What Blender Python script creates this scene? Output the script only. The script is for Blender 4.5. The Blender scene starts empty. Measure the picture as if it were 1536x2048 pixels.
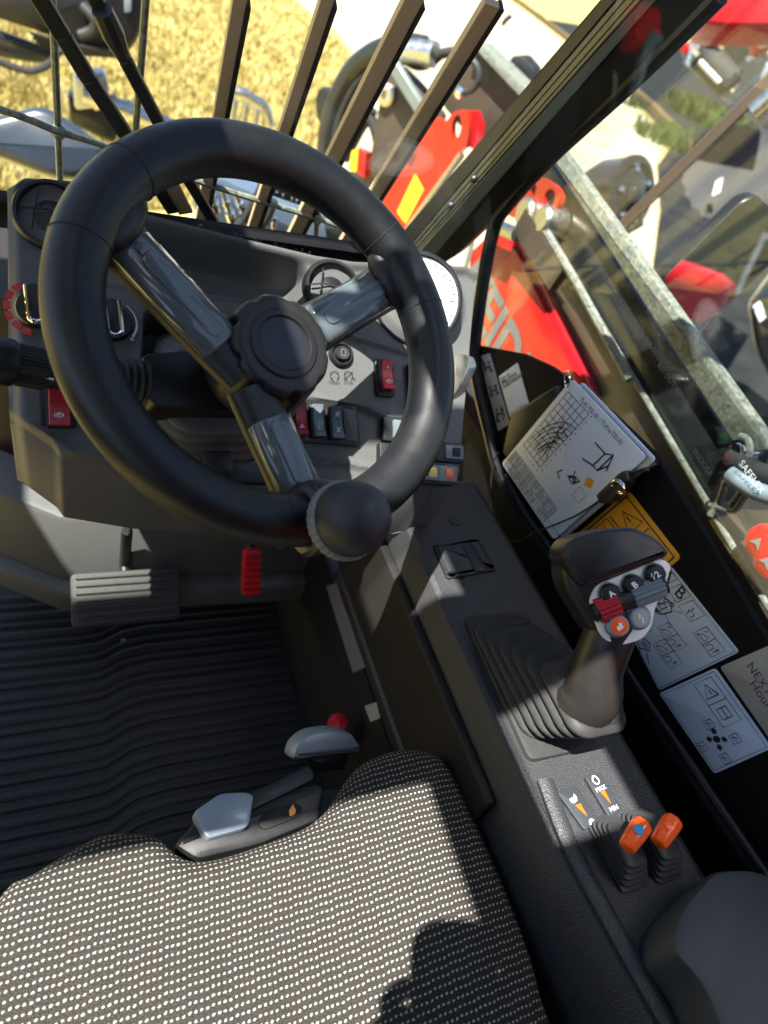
import bpy, bmesh, math, random
import numpy as np
from mathutils import Vector, Matrix, noise
random.seed(7)
scn = bpy.context.scene
COL = scn.collection
V = Vector
rad = math.radians

# ------------------------------------------------------------------ camera
# world: X to the machine's right, Y forward, Z up, cab floor at z = 0
AX_R = V((0.9099, -0.3107, 0.2748)); AX_D = V((-0.0293, -0.7089, -0.7047)); AX_F = V((0.4138, 0.6331, -0.6542))
CAM = V((0, 0, 1.05)); FPX = 1361.0
cd = bpy.data.cameras.new('camera'); cam = bpy.data.objects.new('camera', cd); COL.objects.link(cam)
cd.sensor_fit = 'VERTICAL'; cd.sensor_height = 36; cd.lens = 36 * FPX / 2048
cd.clip_start = 0.02; cd.clip_end = 2000
_r = AX_R.normalized(); _b = (-AX_F).normalized(); _u = _b.cross(_r).normalized(); _r = _u.cross(_b)
cam.matrix_world = Matrix(((_r.x, _u.x, _b.x, CAM.x), (_r.y, _u.y, _b.y, CAM.y), (_r.z, _u.z, _b.z, CAM.z), (0, 0, 0, 1)))
cd.dof.use_dof = True; cd.dof.focus_distance = 0.66; cd.dof.aperture_fstop = 4.6
scn.camera = cam
scn.render.resolution_x = 768; scn.render.resolution_y = 1024

# ------------------------------------------------------------------ light
LDIR = V((0.45, 0.19, -1.0)).normalized()          # the way the sunlight travels
world = bpy.data.worlds.new('World'); scn.world = world; world.use_nodes = True
wn = world.node_tree; wn.nodes.clear()
sky = wn.nodes.new('ShaderNodeTexSky'); sky.sky_type = 'NISHITA'; sky.sun_disc = False
sky.sun_elevation = math.asin(-LDIR.z); sky.sun_rotation = math.atan2(-LDIR.x, -LDIR.y)
sky.air_density = 1.0; sky.dust_density = 1.2
bg = wn.nodes.new('ShaderNodeBackground'); bg.inputs[1].default_value = 0.052
wo = wn.nodes.new('ShaderNodeOutputWorld')
wn.links.new(sky.outputs[0], bg.inputs[0]); wn.links.new(bg.outputs[0], wo.inputs[0])
sd = bpy.data.lights.new('sun', 'SUN'); sd.energy = 5.0; sd.angle = rad(0.53); sd.color = (1, 0.96, 0.89)
sun = bpy.data.objects.new('sun', sd); COL.objects.link(sun)
sun.rotation_euler = LDIR.to_track_quat('-Z', 'Y').to_euler(); sun.location = (-3, -1, 8)
scn.view_settings.view_transform = 'Standard'; scn.view_settings.look = 'None'
scn.view_settings.gamma = 1; scn.view_settings.exposure = 2.2
scn.view_settings.use_curve_mapping = False
scn.render.engine = 'CYCLES'
scn.cycles.max_bounces = 8; scn.cycles.transparent_max_bounces = 12

# ------------------------------------------------------------------ where things stand
def ray(px, py):
    return AX_R * ((px - 768) / FPX) + AX_D * ((py - 1024) / FPX) + AX_F
class Fr:
    """a plane in the cab with its own axes: u across, v up the plane, n out of it"""
    def __init__(s, o, u, v, n=None):
        s.o = V(o); s.u = V(u).normalized(); v = V(v)
        s.n = V(n).normalized() if n is not None else s.u.cross(v).normalized()
        s.v = s.n.cross(s.u).normalized()
    def w(s, a, b, c=0.0): return s.o + s.u * a + s.v * b + s.n * c
    def uv(s, px, py, h=0.0):
        r = ray(px, py); t = ((s.o + s.n * h - CAM).dot(s.n)) / r.dot(s.n)
        d = CAM + r * t - s.o
        return (d.dot(s.u), d.dot(s.v))
    def at(s, px, py, h=0.0):
        a, b = s.uv(px, py, h); return s.w(a, b, h)
    def poly(s, pts, h=0.0): return [s.uv(x, y, h) for x, y in pts]
    def off(s, a=0, b=0, c=0): return Fr(s.w(a, b, c), s.u, s.v, s.n)
    def rot(s, ang):
        u = s.u * math.cos(ang) + s.v * math.sin(ang)
        return Fr(s.o, u, s.n.cross(u), s.n)
def atZ(px, py, z):
    r = ray(px, py); return CAM + r * ((z - CAM.z) / r.z)
def atX(px, py, x):
    r = ray(px, py); return CAM + r * ((x - CAM.x) / r.x)
def atY(px, py, y):
    r = ray(px, py); return CAM + r * ((y - CAM.y) / r.y)
def atT(px, py, t): return CAM + ray(px, py) * t

# ------------------------------------------------------------------ materials
MAT = {}
def mat(name, col, rough=0.5, metal=0.0, spec=0.5, bump=0.0, bscale=400.0, var=0.0, vscale=30.0, coat=0.0, emit=None, bdist=0.001, rvar=0.0, dust=0.0):
    m = bpy.data.materials.new(name); m.use_nodes = True; nt = m.node_tree
    b = nt.nodes['Principled BSDF']
    b.inputs['Base Color'].default_value = (*col, 1); b.inputs['Roughness'].default_value = rough
    b.inputs['Metallic'].default_value = metal; b.inputs['Specular IOR Level'].default_value = spec
    if coat: b.inputs['Coat Weight'].default_value = coat; b.inputs['Coat Roughness'].default_value = 0.05
    tc = nt.nodes.new('ShaderNodeTexCoord')
    if bump:
        nz = nt.nodes.new('ShaderNodeTexNoise'); nz.inputs['Scale'].default_value = bscale; nz.inputs['Detail'].default_value = 2
        bp = nt.nodes.new('ShaderNodeBump'); bp.inputs['Strength'].default_value = bump; bp.inputs['Distance'].default_value = bdist
        nt.links.new(tc.outputs['Object'], nz.inputs['Vector']); nt.links.new(nz.outputs['Fac'], bp.inputs['Height'])
        nt.links.new(bp.outputs['Normal'], b.inputs['Normal'])
    if var or rvar:
        n2 = nt.nodes.new('ShaderNodeTexNoise'); n2.inputs['Scale'].default_value = vscale; n2.inputs['Detail'].default_value = 6
        n2.inputs['Roughness'].default_value = 0.65
        nt.links.new(tc.outputs['Object'], n2.inputs['Vector'])
        if var:
            mx = nt.nodes.new('ShaderNodeMixRGB')
            mx.inputs[1].default_value = (*[c * (1 - var) for c in col], 1); mx.inputs[2].default_value = (*[min(1, c * (1 + var)) for c in col], 1)
            nt.links.new(n2.outputs['Fac'], mx.inputs[0]); nt.links.new(mx.outputs[0], b.inputs['Base Color'])
        if rvar:
            mr = nt.nodes.new('ShaderNodeMapRange'); mr.inputs['From Min'].default_value = .3; mr.inputs['From Max'].default_value = .7
            mr.inputs['To Min'].default_value = max(0, rough - rvar); mr.inputs['To Max'].default_value = min(1, rough + rvar)
            nt.links.new(n2.outputs['Fac'], mr.inputs['Value']); nt.links.new(mr.outputs[0], b.inputs['Roughness'])
    if dust:
        d1 = nt.nodes.new('ShaderNodeTexNoise'); d1.inputs['Scale'].default_value = 1500; d1.inputs['Detail'].default_value = 1
        d2 = nt.nodes.new('ShaderNodeTexNoise'); d2.inputs['Scale'].default_value = 14; d2.inputs['Detail'].default_value = 5
        nt.links.new(tc.outputs['Object'], d1.inputs['Vector']); nt.links.new(tc.outputs['Object'], d2.inputs['Vector'])
        r1 = nt.nodes.new('ShaderNodeMapRange'); r1.inputs['From Min'].default_value = .66; r1.inputs['From Max'].default_value = .78
        r2 = nt.nodes.new('ShaderNodeMapRange'); r2.inputs['From Min'].default_value = .42; r2.inputs['From Max'].default_value = .68; r2.inputs['To Min'].default_value = .15
        nt.links.new(d1.outputs['Fac'], r1.inputs['Value']); nt.links.new(d2.outputs['Fac'], r2.inputs['Value'])
        ml = nt.nodes.new('ShaderNodeMath'); ml.operation = 'MULTIPLY_ADD'; ml.inputs[2].default_value = 0
        nt.links.new(r1.outputs[0], ml.inputs[0]); nt.links.new(r2.outputs[0], ml.inputs[1])
        ms = nt.nodes.new('ShaderNodeMath'); ms.operation = 'MULTIPLY'; ms.inputs[1].default_value = dust; nt.links.new(ml.outputs[0], ms.inputs[0])
        md = nt.nodes.new('ShaderNodeMixRGB'); md.inputs[1].default_value = (*col, 1); md.inputs[2].default_value = (.34, .31, .26, 1); nt.links.new(ms.outputs[0], md.inputs[0])
        if b.inputs['Base Color'].links: nt.links.new(b.inputs['Base Color'].links[0].from_socket, md.inputs[1])
        nt.links.new(md.outputs[0], b.inputs['Base Color'])
    if emit:
        b.inputs['Emission Color'].default_value = (*emit[0], 1); b.inputs['Emission Strength'].default_value = emit[1]
    MAT[name] = m; return m
mat('dash_plastic', (.108, .108, .107), .45, spec=.3, bump=.45, bscale=900, bdist=.0006, var=.10, vscale=60, rvar=.06, dust=0.45)
mat('console_plastic', (.027, .028, .031), .42, spec=.40, bump=.9, bscale=620, bdist=.0011, var=.10, vscale=40, rvar=.06, dust=0.35)
mat('panel_plastic', (.008, .0078, .008), .55, spec=.06, bump=.3, bscale=900, bdist=.0004, rvar=.08, vscale=25, dust=0.12)
mat('wall_plastic', (.016, .0135, .0125), .55, spec=.25, bump=.3, bscale=700, bdist=.0004, var=.12, vscale=20, rvar=.06)
mat('black_plastic', (.010, .0102, .0112), .42, bump=.15, bscale=700, bdist=.0004, rvar=.06, vscale=70, dust=0.12)
mat('deep_black', (.005, .005, .0055), .7)
mat('rubber', (.027, .027, .027), .55, spec=.25, bump=.25, bscale=600, bdist=.0005, var=.15, vscale=45, rvar=.08, dust=0.35)
mat('rubber_grey', (.075, .075, .077), .5, bump=.2, bscale=600, bdist=.0004, rvar=.06)
mat('seal_rubber', (.007, .007, .008), .34, spec=.3, rvar=.06, vscale=40)
mat('leather', (.0055, .0058, .0068), .43, bump=.22, bscale=520, bdist=.0005, rvar=.05, vscale=60, dust=0.1)
mat('knob_rubber', (.022, .023, .026), .52, bump=.25, bscale=900, bdist=.0004, dust=0.1)
mat('leather_grain', (.024, .020, .017), .52, bump=.9, bscale=800, bdist=.0012)
mat('hub_plastic', (.015, .0135, .0125), .42, bump=.2, bscale=800, bdist=.0004, rvar=.06, vscale=60, dust=0.15)
mat('cap_vinyl', (.017, .020, .029), .32, var=.35, vscale=70, bump=.2, bscale=120, bdist=.0006, rvar=.1, dust=0.25)
mat('grey_gloss', (.105, .125, .135), .16, coat=.8, rvar=.05, vscale=50)
mat('chrome', (.82, .82, .84), .07, metal=1, rvar=.04, vscale=90)
mat('steel', (.55, .55, .54), .32, metal=1, var=.12, vscale=60, rvar=.12)
mat('zinc', (.60, .57, .50), .38, metal=1, var=.15, vscale=90, rvar=.1)
mat('white_paint', (.78, .78, .76), .45)
mat('mark_white', (.75, .76, .76), .5)
mat('mark_grey', (.16, .165, .17), .55)
mat('mark_black', (.012, .012, .014), .5)
mat('label_grey', (.50, .60, .74), .38, bump=.15, bscale=300, bdist=.0004, var=.05, vscale=30)
mat('label_white', (.72, .76, .82), .32, var=.03, vscale=20)
mat('label_silver', (.36, .37, .38), .35, metal=.3)
mat('label_orange', (.78, .33, .012), .35, var=.06, vscale=25)
mat('label_worn', (.34, .335, .31), .45, var=.12, vscale=35, bump=.2, bscale=60)
mat('red_plastic', (.62, .012, .018), .25, coat=.3)
mat('red_dark', (.36, .008, .02), .32)
mat('green_plastic', (.02, .32, .04), .3)
mat('yellow_plastic', (.72, .55, .10), .3)
mat('orange_plastic', (.95, .105, .004), .30, rvar=.06, vscale=60)
mat('blue_mark', (.01, .28, .62), .3)
mat('switch_grey', (.13, .16, .18), .22, coat=.3)
mat('red_paint', (.42, .004, .006), .28, coat=.15, var=.06, vscale=12, rvar=.06)
mat('orange_red_paint', (.34, .016, .006), .34, coat=.2, var=.12, vscale=10)
mat('dark_paint', (.014, .016, .017), .30, coat=.2, bump=.2, bscale=90, bdist=.0006, var=.2, vscale=14, rvar=.12)
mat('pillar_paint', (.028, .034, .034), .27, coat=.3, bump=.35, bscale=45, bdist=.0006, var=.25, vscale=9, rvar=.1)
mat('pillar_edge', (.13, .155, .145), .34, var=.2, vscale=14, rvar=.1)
mat('brown_plate', (.050, .036, .026), .5, var=.25, vscale=8, rvar=.12)
mat('bar_paint', (.46, .33, .20), .45, var=.2, vscale=20)
mat('arm_brown', (.075, .052, .034), .5, var=.2, vscale=20)
mat('gauge_face', (.82, .82, .80), .4, var=.02)
mat('screen', (.35, .36, .36), .15)
mat('mat_rubber', (.010, .011, .0135), .62, bump=.4, bscale=300, bdist=.0008, var=.25, vscale=9, rvar=.1, dust=0.35)
mat('tyre', (.020, .020, .021), .75, bump=.5, bscale=60, bdist=.003, var=.3, vscale=8)
mat('silver_plastic', (.24, .29, .34), .38, metal=.1, rvar=.05)
mat('armrest', (.028, .031, .034), .62, bump=.25, bscale=300, bdist=.0005, var=.12, vscale=12, dust=0.2)
mat('skin', (.50, .30, .22), .5)
mat('shirt', (.06, .07, .10), .8)
def glass(name, tint=(1, 1, 1), ior=1.5, rough=0.0, dirt=0.0):
    m = bpy.data.materials.new(name); m.use_nodes = True; nt = m.node_tree; nt.nodes.clear()
    o = nt.nodes.new('ShaderNodeOutputMaterial'); t = nt.nodes.new('ShaderNodeBsdfTransparent'); g = nt.nodes.new('ShaderNodeBsdfGlossy')
    lw = nt.nodes.new('ShaderNodeLayerWeight'); lw.inputs[0].default_value = .5; mx = nt.nodes.new('ShaderNodeMixShader')
    pw = nt.nodes.new('ShaderNodeMath'); pw.operation = 'POWER'; pw.inputs[1].default_value = 5; nt.links.new(lw.outputs['Facing'], pw.inputs[0])
    fz = nt.nodes.new('ShaderNodeMath'); fz.operation = 'MULTIPLY_ADD'; f0 = ((ior - 1) / (ior + 1)) ** 2; fz.inputs[1].default_value = 1 - f0; fz.inputs[2].default_value = f0
    nt.links.new(pw.outputs[0], fz.inputs[0]); t.inputs[0].default_value = (*tint, 1); g.inputs['Roughness'].default_value = rough
    nt.links.new(fz.outputs[0], mx.inputs[0]); nt.links.new(t.outputs[0], mx.inputs[1]); nt.links.new(g.outputs[0], mx.inputs[2])
    last = mx
    if dirt:
        d = nt.nodes.new('ShaderNodeBsdfDiffuse'); d.inputs[0].default_value = (.55, .5, .42, 1)
        tc = nt.nodes.new('ShaderNodeTexCoord'); nz = nt.nodes.new('ShaderNodeTexNoise'); nz.inputs['Scale'].default_value = 260; nz.inputs['Detail'].default_value = 3
        mr = nt.nodes.new('ShaderNodeMapRange'); mr.inputs['From Min'].default_value = .66; mr.inputs['From Max'].default_value = .74
        mr.inputs['To Min'].default_value = dirt * .12; mr.inputs['To Max'].default_value = dirt
        m2 = nt.nodes.new('ShaderNodeMixShader')
        nt.links.new(tc.outputs['Object'], nz.inputs['Vector']); nt.links.new(nz.outputs['Fac'], mr.inputs['Value']); nt.links.new(mr.outputs[0], m2.inputs[0])
        nt.links.new(mx.outputs[0], m2.inputs[1]); nt.links.new(d.outputs[0], m2.inputs[2]); last = m2
    nt.links.new(last.outputs[0], o.inputs[0]); MAT[name] = m; return m
glass('window_glass', (.90, .92, .91), 1.45, 0, dirt=.022)
glass('screen_glass', (.95, .97, .96), 1.40, 0, dirt=.018)
glass('clear_plastic', (.9, .9, .9), 1.4, .05)
def mat_galv():
    m = mat('galvanised', (.42, .44, .42), .5, metal=.15); nt = m.node_tree; b = nt.nodes['Principled BSDF']
    tc = nt.nodes.new('ShaderNodeTexCoord'); vo = nt.nodes.new('ShaderNodeTexVoronoi'); vo.inputs['Scale'].default_value = 190
    cr = nt.nodes.new('ShaderNodeValToRGB'); cr.color_ramp.elements[0].color = (.07, .08, .066, 1); cr.color_ramp.elements[1].color = (.24, .25, .205, 1)
    nt.links.new(tc.outputs['Object'], vo.inputs['Vector']); nt.links.new(vo.outputs['Color'], cr.inputs[0]); nt.links.new(cr.outputs[0], b.inputs['Base Color'])
mat_galv()
def mat_fabric():
    m = bpy.data.materials.new('seat_fabric'); m.use_nodes = True; nt = m.node_tree; b = nt.nodes['Principled BSDF']; MAT['seat_fabric'] = m
    b.inputs['Roughness'].default_value = .95; b.inputs['Specular IOR Level'].default_value = .15
    N = nt.nodes.new; L = nt.links.new
    uv = N('ShaderNodeUVMap'); nd = N('ShaderNodeTexNoise'); nd.inputs['Scale'].default_value = 420; nd.inputs['Detail'].default_value = 1
    L(uv.outputs[0], nd.inputs['Vector'])
    sub = N('ShaderNodeVectorMath'); sub.operation = 'SUBTRACT'; sub.inputs[1].default_value = (.5, .5, .5); L(nd.outputs['Color'], sub.inputs[0])
    sc = N('ShaderNodeVectorMath'); sc.operation = 'SCALE'; sc.inputs['Scale'].default_value = .0014; L(sub.outputs[0], sc.inputs[0])
    ad = N('ShaderNodeVectorMath'); ad.operation = 'ADD'; L(uv.outputs[0], ad.inputs[0]); L(sc.outputs[0], ad.inputs[1])
    sp = N('ShaderNodeSeparateXYZ'); L(ad.outputs[0], sp.inputs[0])
    def M(op, a, bb=None, c=None):
        n = N('ShaderNodeMath'); n.operation = op
        for i, x in enumerate((a, bb, c)):
            if x is None: continue
            if isinstance(x, (int, float)): n.inputs[i].default_value = x
            else: L(x, n.inputs[i])
        return n.outputs[0]
    x = M('DIVIDE', sp.outputs[0], .0045); grp = M('FLOOR', M('DIVIDE', x, 4.0))
    y = M('ADD', M('DIVIDE', sp.outputs[1], .0062), M('MULTIPLY', grp, .5))
    y = M('SUBTRACT', y, M('MULTIPLY', M('FRACT', M('DIVIDE', x, 4.0)), .35))
    fx = M('SUBTRACT', M('FRACT', x), .5); fy = M('SUBTRACT', M('FRACT', y), .5)
    fx = M('SUBTRACT', fx, M('MULTIPLY', fy, .35))
    d = M('SQRT', M('ADD', M('POWER', M('MULTIPLY', fx, 4.5), 2.0), M('POWER', M('MULTIPLY', fy, 7.4), 2.0)))
    mr = N('ShaderNodeMapRange'); mr.inputs['From Min'].default_value = 1.38; mr.inputs['From Max'].default_value = .92; L(d, mr.inputs['Value'])
    nz = N('ShaderNodeTexNoise'); nz.inputs['Scale'].default_value = 1100; nz.inputs['Detail'].default_value = 2; L(uv.outputs[0], nz.inputs['Vector'])
    cr = N('ShaderNodeValToRGB'); cr.color_ramp.elements[0].position = .35; cr.color_ramp.elements[1].position = .72
    cr.color_ramp.elements[0].color = (.005, .005, .0055, 1); cr.color_ramp.elements[1].color = (.060, .055, .046, 1); L(nz.outputs['Fac'], cr.inputs[0])
    mx = N('ShaderNodeMixRGB'); L(mr.outputs[0], mx.inputs[0]); L(cr.outputs[0], mx.inputs[1]); mx.inputs[2].default_value = (.33, .315, .275, 1)
    L(mx.outputs[0], b.inputs['Base Color'])
    h = M('ADD', M('MULTIPLY', mr.outputs[0], .7), nz.outputs['Fac'])
    bp = N('ShaderNodeBump'); bp.inputs['Strength'].default_value = .8; bp.inputs['Distance'].default_value = .0009; L(h, bp.inputs['Height']); L(bp.outputs[0], b.inputs['Normal'])
mat_fabric()
def mat_ground(name, stops, scale, rough=.9, bump=.5, bs=None, bdist=.03, detail=8):
    m = bpy.data.materials.new(name); m.use_nodes = True; nt = m.node_tree; b = nt.nodes['Principled BSDF']; MAT[name] = m
    b.inputs['Roughness'].default_value = rough; b.inputs['Specular IOR Level'].default_value = .2
    tc = nt.nodes.new('ShaderNodeTexCoord'); nz = nt.nodes.new('ShaderNodeTexNoise'); nz.inputs['Scale'].default_value = scale; nz.inputs['Detail'].default_value = detail
    nz.inputs['Roughness'].default_value = .7
    cr = nt.nodes.new('ShaderNodeValToRGB'); cr.color_ramp.elements[0].position = stops[0][0]; cr.color_ramp.elements[0].color = (*stops[0][1], 1)
    cr.color_ramp.elements[1].position = stops[-1][0]; cr.color_ramp.elements[1].color = (*stops[-1][1], 1)
    for p, c in stops[1:-1]:
        e = cr.color_ramp.elements.new(p); e.color = (*c, 1)
    nt.links.new(tc.outputs['Object'], nz.inputs['Vector']); nt.links.new(nz.outputs['Fac'], cr.inputs[0]); nt.links.new(cr.outputs[0], b.inputs['Base Color'])
    n2 = nt.nodes.new('ShaderNodeTexNoise'); n2.inputs['Scale'].default_value = bs or scale * 4; n2.inputs['Detail'].default_value = 4
    bp = nt.nodes.new('ShaderNodeBump'); bp.inputs['Strength'].default_value = bump; bp.inputs['Distance'].default_value = bdist
    nt.links.new(tc.outputs['Object'], n2.inputs['Vector']); nt.links.new(n2.outputs['Fac'], bp.inputs['Height']); nt.links.new(bp.outputs[0], b.inputs['Normal'])
mat_ground('dry_grass', [(.30, (.13, .095, .022)), (.44, (.28, .215, .060)), (.58, (.38, .31, .12)), (.72, (.47, .42, .26))], 3.2, bump=.7)
mat_ground('concrete', [(.30, (.20, .165, .105)), (.45, (.29, .25, .17)), (.7, (.36, .325, .24))], 1.3, bump=.2, bdist=.01)
mat_ground('shadowed_asphalt', [(.30, (.007, .0078, .0082)), (.5, (.012, .0128, .0132)), (.72, (.022, .022, .021))], 2.2, bump=.4, bs=80, bdist=.006)  # asphalt darkened to carry the yard's shadow in its colour
mat_ground('kerb_stone', [(.3, (.06, .042, .02)), (.55, (.11, .078, .036)), (.75, (.17, .13, .07))], 3.0, bump=.5, bdist=.01)
mat_ground('weeds', [(.3, (.02, .035, .010)), (.55, (.05, .075, .02)), (.75, (.10, .12, .04))], 3.0)
mat_ground('house_wall', [(.3, (.16, .16, .11)), (.6, (.22, .22, .15)), (.8, (.27, .27, .2))], 2.0, bump=.2)
mat_ground('roof_tiles', [(.3, (.06, .045, .04)), (.7, (.11, .08, .07))], 3.0)

# ------------------------------------------------------------------ objects
ORG = {}
def props(o, label=None, cat=None, group=None, kind=None):
    if label: o['label'] = label
    if cat: o['category'] = cat
    if group: o['group'] = group
    if kind: o['kind'] = kind
    return o
def thing(name, label, cat, loc, group=None):
    o = bpy.data.objects.new(name, None); COL.objects.link(o); o.location = loc; o.empty_display_size = .02
    ORG[o.name] = V(loc); return props(o, label, cat, group)
class G:
    """collects pieces of geometry, built as ONE mesh object"""
    def __init__(s): s.v = []; s.f = []; s.uv = None
    def add(s, vs, fs):
        k = len(s.v); s.v += [V(p) for p in vs]; s.f += [tuple(i + k for i in f) for f in fs]; return s
    def loft(s, rings, cap0=True, cap1=True, close=True):
        n = len(rings[0]); vs = [p for r in rings for p in r]; fs = []
        for i in range(len(rings) - 1):
            for j in range(n if close else n - 1):
                k = (j + 1) % n
                fs.append((i * n + j, i * n + k, (i + 1) * n + k, (i + 1) * n + j))
        if cap0: fs.append(tuple(range(n - 1, -1, -1)))
        if cap1: fs.append(tuple((len(rings) - 1) * n + j for j in range(n)))
        return s.add(vs, fs)
    def prism(s, fr, poly, n0, n1, edge=0.0):
        """flat piece: polygon in the plane, thick from n0 to n1, upper edge chamfered"""
        a = sum(poly[i][0] * poly[(i + 1) % len(poly)][1] - poly[(i + 1) % len(poly)][0] * poly[i][1] for i in range(len(poly)))
        if a < 0: poly = poly[::-1]
        if edge:
            q = inset(poly, edge); q2 = inset(poly, edge * .3)
            rings = [[fr.w(x, y, n0) for x, y in poly], [fr.w(x, y, n1 - edge) for x, y in poly], [fr.w(x, y, n1 - edge * .3) for x, y in q2], [fr.w(x, y, n1) for x, y in q]]
        else: rings = [[fr.w(x, y, n0) for x, y in poly], [fr.w(x, y, n1) for x, y in poly]]
        return s.loft(rings)
    def rbox(s, fr, cu, cv, w, h, n0, n1, r=0.004, edge=0.0, seg=4):
        return s.prism(fr, [(cu + x, cv + y) for x, y in rrect(w, h, r, seg)], n0, n1, edge)
    def lathe(s, fr, cu, cv, prof, seg=28, cap0=True, cap1=True):
        rings = [[fr.w(cu + r * math.cos(2 * math.pi * j / seg), cv + r * math.sin(2 * math.pi * j / seg), h) for j in range(seg)] for r, h in prof]
        return s.loft(rings, cap0, cap1)
    def tube(s, pts, r, seg=10, closed=False, flat=1.0, up=None):
        pts = [V(p) for p in pts]; n = len(pts); rings = []; prev = None
        rr = r if hasattr(r, '__len__') else [r] * n
        for i, p in enumerate(pts):
            if closed: t = (pts[(i + 1) % n] - pts[i - 1])
            else: t = pts[min(i + 1, n - 1)] - pts[max(i - 1, 0)]
            t.normalize()
            if prev is None:
                a = V(up) if up is not None else (V((0, 0, 1)) if abs(t.z) < .9 else V((1, 0, 0)))
            else: a = prev
            a = (a - t * a.dot(t)).normalized(); prev = a; b = t.cross(a)
            rings.append([p + (a * math.cos(2 * math.pi * j / seg) * flat + b * math.sin(2 * math.pi * j / seg)) * rr[i] for j in range(seg)])
        if closed: rings.append(rings[0]); return s.loft(rings, False, False)
        return s.loft(rings)
    def bar(s, a, b, w, t, up):
        """rectangular bar from a to b"""
        a = V(a); b = V(b); d = (b - a).normalized(); up = V(up); up = (up - d * up.dot(d)).normalized(); sd_ = d.cross(up)
        o = [sd_ * (w / 2) + up * (t / 2), -sd_ * (w / 2) + up * (t / 2), -sd_ * (w / 2) - up * (t / 2), sd_ * (w / 2) - up * (t / 2)]
        return s.loft([[a + x for x in o], [b + x for x in o]])
    def box(s, x0, x1, y0, y1, z0, z1):
        return s.loft([[V((x0, y0, z0)), V((x1, y0, z0)), V((x1, y1, z0)), V((x0, y1, z0))], [V((x0, y0, z1)), V((x1, y0, z1)), V((x1, y1, z1)), V((x0, y1, z1))]])
    def ribbon(s, fr, pts, w, h, closed=False):
        """a printed line: flat stroke just above the plane"""
        pts = [V((x, y)) for x, y in pts]; n = len(pts)
        L_ = []; R_ = []
        for i, p in enumerate(pts):
            if closed: t = pts[(i + 1) % n] - pts[i - 1]
            else: t = pts[min(i + 1, n - 1)] - pts[max(i - 1, 0)]
            if t.length < 1e-9: t = V((1, 0))
            t.normalize(); q = V((-t.y, t.x)) * (w / 2)
            L_.append(fr.w(p.x + q.x, p.y + q.y, h)); R_.append(fr.w(p.x - q.x, p.y - q.y, h))
        fs = [(i, n + i, n + (i + 1) % n, (i + 1) % n) for i in range(n if closed else n - 1)]
        return s.add(L_ + R_, fs)
    def flat(s, fr, pts, h): return s.add([fr.w(x, y, h) for x, y in pts], [tuple(range(len(pts)))])
    def build(s, name, m, parent=None, smooth=35, bevel=0.0, bseg=2, label=None, cat=None, group=None, kind=None, sub=0, recalc=True):
        if parent is not None: po = ORG[parent.name]
        c = sum((p for p in s.v), V((0, 0, 0))) / max(1, len(s.v))
        me = bpy.data.meshes.new(name); me.from_pydata([p - c for p in s.v], [], s.f)
        if recalc:
            bm = bmesh.new(); bm.from_mesh(me); bmesh.ops.recalc_face_normals(bm, faces=bm.faces); bm.to_mesh(me); bm.free()
        if s.uv:
            ul = me.uv_layers.new(name='UVMap')
            for lp in me.loops: ul.data[lp.index].uv = s.uv[lp.vertex_index]
        if smooth:
            me.shade_smooth(); me.set_sharp_from_angle(angle=rad(smooth))
        o = bpy.data.objects.new(name, me); COL.objects.link(o); me.materials.append(MAT[m] if isinstance(m, str) else m)
        ORG[o.name] = c
        if parent is not None: o.parent = parent; o.location = c - po
        else: o.location = c
        if bevel:
            b = o.modifiers.new('bevel', 'BEVEL'); b.width = bevel; b.segments = bseg; b.limit_method = 'ANGLE'; b.angle_limit = rad(40); b.harden_normals = False
        if sub:
            b = o.modifiers.new('sub', 'SUBSURF'); b.levels = sub; b.render_levels = sub
        return props(o, label, cat, group, kind)
def inset(poly, d):
    n = len(poly); out = []
    for i in range(n):
        a = V(poly[i - 1]); b = V(poly[i]); c = V(poly[(i + 1) % n])
        t1 = (b - a); t2 = (c - b)
        if t1.length < 1e-9: t1 = t2
        if t2.length < 1e-9: t2 = t1
        t1 = t1.normalized(); t2 = t2.normalized()
        n1 = V((-t1.y, t1.x)); n2 = V((-t2.y, t2.x)); m_ = n1 + n2
        if m_.length < 1e-6: m_ = n1
        m_.normalize(); k = max(.35, m_.dot(n1)); p = b + m_ * (d / k); out.append((p.x, p.y))
    return out
def rrect(w, h, r, seg=4):
    r = min(r, w / 2 - 1e-5, h / 2 - 1e-5); out = []
    for cx, cy, a0 in ((w / 2 - r, h / 2 - r, 0), (-w / 2 + r, h / 2 - r, 90), (-w / 2 + r, -h / 2 + r, 180), (w / 2 - r, -h / 2 + r, 270)):
        for i in range(seg + 1):
            a = rad(a0 + 90 * i / seg); out.append((cx + r * math.cos(a), cy + r * math.sin(a)))
    return out
def rpoly(poly, r, seg=4):
    """polygon with rounded corners"""
    n = len(poly); out = []
    rr = r if hasattr(r, '__len__') else [r] * n
    for i in range(n):
        a = V(poly[i - 1]); b = V(poly[i]); c = V(poly[(i + 1) % n])
        k = min(rr[i], (a - b).length * .45, (c - b).length * .45)
        p = b + (a - b).normalized() * k; q = b + (c - b).normalized() * k
        for j in range(seg + 1):
            t = j / seg; x = p.lerp(b, t).lerp(b.lerp(q, t), t); out.append((x.x, x.y))
    return out
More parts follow.
